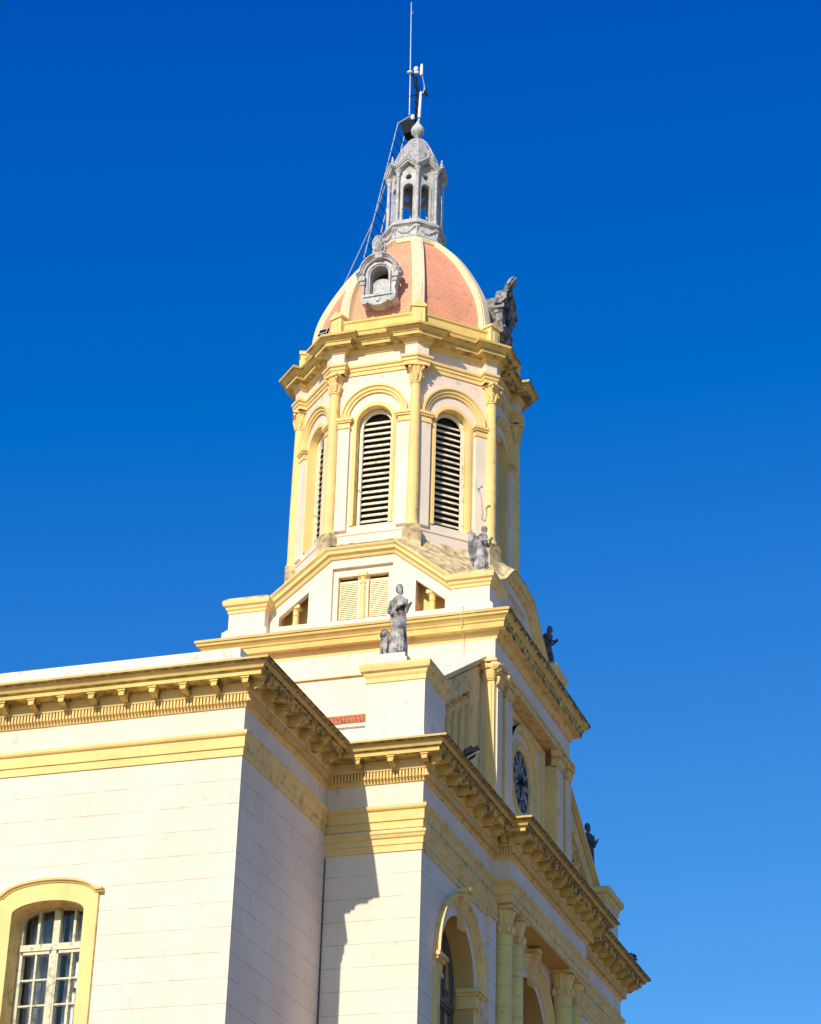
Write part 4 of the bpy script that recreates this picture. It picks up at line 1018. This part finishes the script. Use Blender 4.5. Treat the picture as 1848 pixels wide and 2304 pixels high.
# ------------------------------------------------------------------ mast, ladder, lamps, cables
ax_, ay_ = -14.18, 40.82
def A(t, z, dy=0): return (ax_+t, ay_+dy, z)
mast = thing('antenna_mast', A(-.05, 32.0), 'thin antenna mast with a long whip, white clamps and small dishes on the lantern top', 'antenna')
mb = MB(); mb.tube([A(-.045, 31.98), A(-.06, 33.5)], .022, 8); mb.tube([A(.0, 32.0, .1), A(-.03, 33.3, .1)], .012, 6)
for z in (32.35, 32.55, 32.75, 32.95, 33.15): mb.tube([A(-.06, z, -.06), A(-.06, z+.02, .12)], .012, 6); mb.ball(A(-.055, z), .034, seg=6)
obj('pole', mb, 'metal_dark', mast)
mb = MB(); mb.tube([A(-.207, 32.42), A(-.221, 33.65), A(-.256, 35.717)], [.016, .015, .009], 6); mb.tube([A(-.235, 35.35), A(-.19, 35.44)], .006, 5); obj('whip', mb, 'metal_light', mast)
mb = MB(); mb.tube([A(-.25, 32.95), A(-.03, 32.98)], .016, 6); mb.tube([A(-.235, 33.6), A(-.04, 33.42)], .02, 6)
for z in (33.05, 33.2, 33.35): mb.tube([A(-.18+.3*(33.5-z)*.4, z+.25), A(-.04, z)], .022, 6)
obj('bracket', mb, 'metal_dark', mast)
mb = MB(); mb.ball(A(-.235, 33.655), .045, sc=(1.5, 1.2, .8)); mb.ball(A(-.085, 33.70), .06, sc=(1, .8, 1.3)); mb.lathe([(.0, 0), (.07, .02), (.075, .05), (.01, .06)], 14)
obj('white_clamp', mb, 'plastic', mast) if False else None
mb = MB(); mb.ball(A(-.235, 33.655), .045, sc=(1.5, 1.2, .8)); obj('white_clamp', mb, 'plastic', mast, smooth=True)
mb = MB(); mb.ball(A(-.085, 33.71), .058, sc=(1, .8, 1.35)); mb.tube([A(-.12, 33.62), A(-.02, 33.60)], .03, 8); obj('junction_box', mb, 'plastic', mast, smooth=True)
mb = MB(); mb.prism([(.03, 33.50), (.085, 33.50), (.085, 33.80), (.045, 33.80), (.03, 33.66)], lambda u, v_, w_: A(u, v_, w_), -.04, .04); obj('panel_antenna', mb, 'plastic', mast)
mb = MB(); mb.tube([A(.053, 33.02), A(.03, 32.30)], [.03, .036], 10); mb.tube([A(.03, 32.27), A(.0, 32.06)], .018, 6); obj('white_tube', mb, 'plastic', mast)
mb = MB(); mb.tube([A(.07, 33.5), A(.13, 33.2), A(.135, 33.08), A(.12, 33.0)], [.010, .014, .018, .012], 6); mb.ball(A(.115, 33.0), .035, sc=(1, 1, 1.3)); obj('cable_loop', mb, 'metal_light', mast)
mb = MB(); mb.tube([A(.15, 33.02), A(.205, 32.88)], [.045, .03], 8); mb.tube([A(.02, 32.93), A(.15, 32.95)], .014, 6); obj('yagi_head', mb, 'metal_dark', mast)
# ladder against the lantern, rungs along Y
lad = thing('ladder', (-15.25, 40.7, 28.4), 'long pale metal ladder leaning from the dome up to the lantern top', 'ladder')
lb = Vector((-15.23, 40.50, 28.46)); lt = Vector((-14.54, 40.50, 32.02)); wdt = Vector((0.03, .47, 0))
for q in (0, 1):
    mb = MB(); mb.tube([lb+wdt*q, lt+wdt*q*.9], .013, 8); obj('rail', mb, 'metal_light', lad)
for k in range(13):
    f = .03+k/13.3; mb = MB(); a = lb.lerp(lt, f); mb.tube([a-wdt*.04, a+wdt*1.02], .011, 6); obj('rung', mb, 'metal_dark', lad)
# dark box platform and floodlight at the ladder head
pl = thing('equipment_box', (-14.4, 40.8, 31.9), 'black box hanging beside the onion finial at the ladder top', 'box')
mb = MB(); mb.prism([(-.40, 32.16), (-.06, 32.24), (-.03, 32.08), (-.14, 31.86), (-.30, 31.83)], lambda u, v_, w_: A(u, v_, w_), -.12, .16); obj('casing', mb, 'metal_dark', pl)
mb = MB(); mb.tube([A(-.43, 32.14, -.13), A(-.20, 32.26, -.13), A(-.12, 32.28, -.13)], .018, 6); obj('rim', mb, 'metal_light', pl)
tag(obj('beacon_lamp', MB().ball(A(-.09, 32.26, -.1), .062, sc=(.8, .9, 1.35)), 'plastic', smooth=True), 'white oval lamp on top of the black box by the mast', 'lamp')
cb = MB(); cb.tube([A(-.62, 30.9), A(-.73, 30.57), A(-1.0, 29.6), A(-1.30, 28.85), A(-1.62, 28.05)], .012, 6)
tag(obj('conduit', cb, 'metal_light'), 'thin pale cable running down left of the ladder to the dome', 'cable')
cb = MB(); cb.tube([(-11.98, 38.0, 18.48), (-11.93, 37.70, 18.27), (-11.93, 37.62, 18.20), (-11.90, 37.66, 18.05), (-11.94, 37.78, 17.90), (-11.94, 37.95, 17.75), (-11.94, 37.965, 17.35), (-11.97, 37.96, 17.25)], .009, 5)
tag(obj('hanging_cable', cb, 'rib'), 'thin cable hanging over the tower cornice below the angel', 'cable')
def flood(loc, d, sz, label, grp=None):
    loc = Vector(loc); d = Vector(d).normalized(); s_ = d.cross(Vector((0, 0, 1))).normalized(); u = s_.cross(d)
    t = thing('floodlight', tuple(loc), label, 'floodlight', 'black floodlights on the ledges')
    c = loc+Vector((0, 0, .14*sz))
    mq = lambda x, y, z: tuple(c+s_*x+u*y+d*z)
    mb = MB(); mb.prism([(-.13*sz, -.09*sz), (.13*sz, -.09*sz), (.13*sz, .09*sz), (-.13*sz, .09*sz)], mq, -.03*sz, .03*sz); mb.prism([(-.08*sz, -.05*sz), (.08*sz, -.05*sz), (.08*sz, .05*sz), (-.08*sz, .05*sz)], mq, -.07*sz, -.03*sz)
    obj('housing', mb, 'metal_dark', t)
    mb = MB(); mb.sweep([(-.12*sz, -.08*sz), (.12*sz, -.08*sz), (.12*sz, .08*sz), (-.12*sz, .08*sz)], [(0, .03*sz), (0, .04*sz), (-.012*sz, .04*sz), (-.012*sz, .03*sz)], mq, closed=True); obj('rim', mb, 'plastic', t)
    mb = MB(); mb.tube([tuple(loc), tuple(c-u*.09*sz)], .014*sz, 6); mb.tube([tuple(c-s_*.14*sz), tuple(c-s_*.14*sz-u*.1*sz), tuple(c+s_*.14*sz-u*.1*sz), tuple(c+s_*.14*sz)], .01*sz, 6); obj('bracket', mb, 'metal_dark', t)
flood((-10.90, 35.10, 14.06), (.45, .25, -.75), 1.5, 'black floodlight on the front cornice below the statue pedestal')
flood((-10.86, 46.85, 14.06), (.9, -.4, .3), .7, 'small floodlight standing up at the far right end of the front cornice')
flood((XC-1.10, YC-2.36, 25.14), (-.2, -.9, .35), .85, 'small black floodlight on the dome ledge left of the grey dormer')
flood((XC-2.39, YC-.95, 24.98), (-.9, -.3, .3), .55, 'tiny black floodlight at the left tip of the belfry cornice')
flood((XC+2.42, YC-.2, 25.08), (.9, .2, .3), .7, 'tiny black floodlight at the right edge below the dome')
# lamp on its arm, on the sunlit diagonal face of the belfry
n45 = Vector((math.cos(R(-45)), math.sin(R(-45)), 0)); t45 = Vector((-n45.y, n45.x, 0))
def D45(t, w_, z): return tuple(Vector((XC, YC, 0))+n45*(AB+w_)+t45*t+Vector((0, 0, z)))
wl = thing('wall_lamp', D45(.7, .0, 21.2), 'small lamp on a bent arm fixed to the sunlit belfry wall above the angel', 'lamp')
mb = MB(); mb.tube([D45(.68, .02, 21.13), D45(.63, .18, 21.22), D45(.53, .30, 21.48), D45(.47, .34, 21.62)], .013, 6); mb.ball(D45(.68, .03, 21.13), .035); obj('arm', mb, 'rib', wl)
mb = MB(); mb.tube([D45(.46, .34, 21.60), D45(.43, .36, 21.66), D45(.50, .42, 21.70)], [.014, .028, .026], 8); obj('lamp_head', mb, 'metal_light', wl)

# ------------------------------------------------------------------ to metres
bpy.context.view_layer.update()
for o in list(COL.objects):
    if o.parent is None and o.type in ('MESH', 'EMPTY'):
        o.location = (o.location.x*S, o.location.y*S, o.location.z*S+EYE)
        o.scale = (S, S, S)
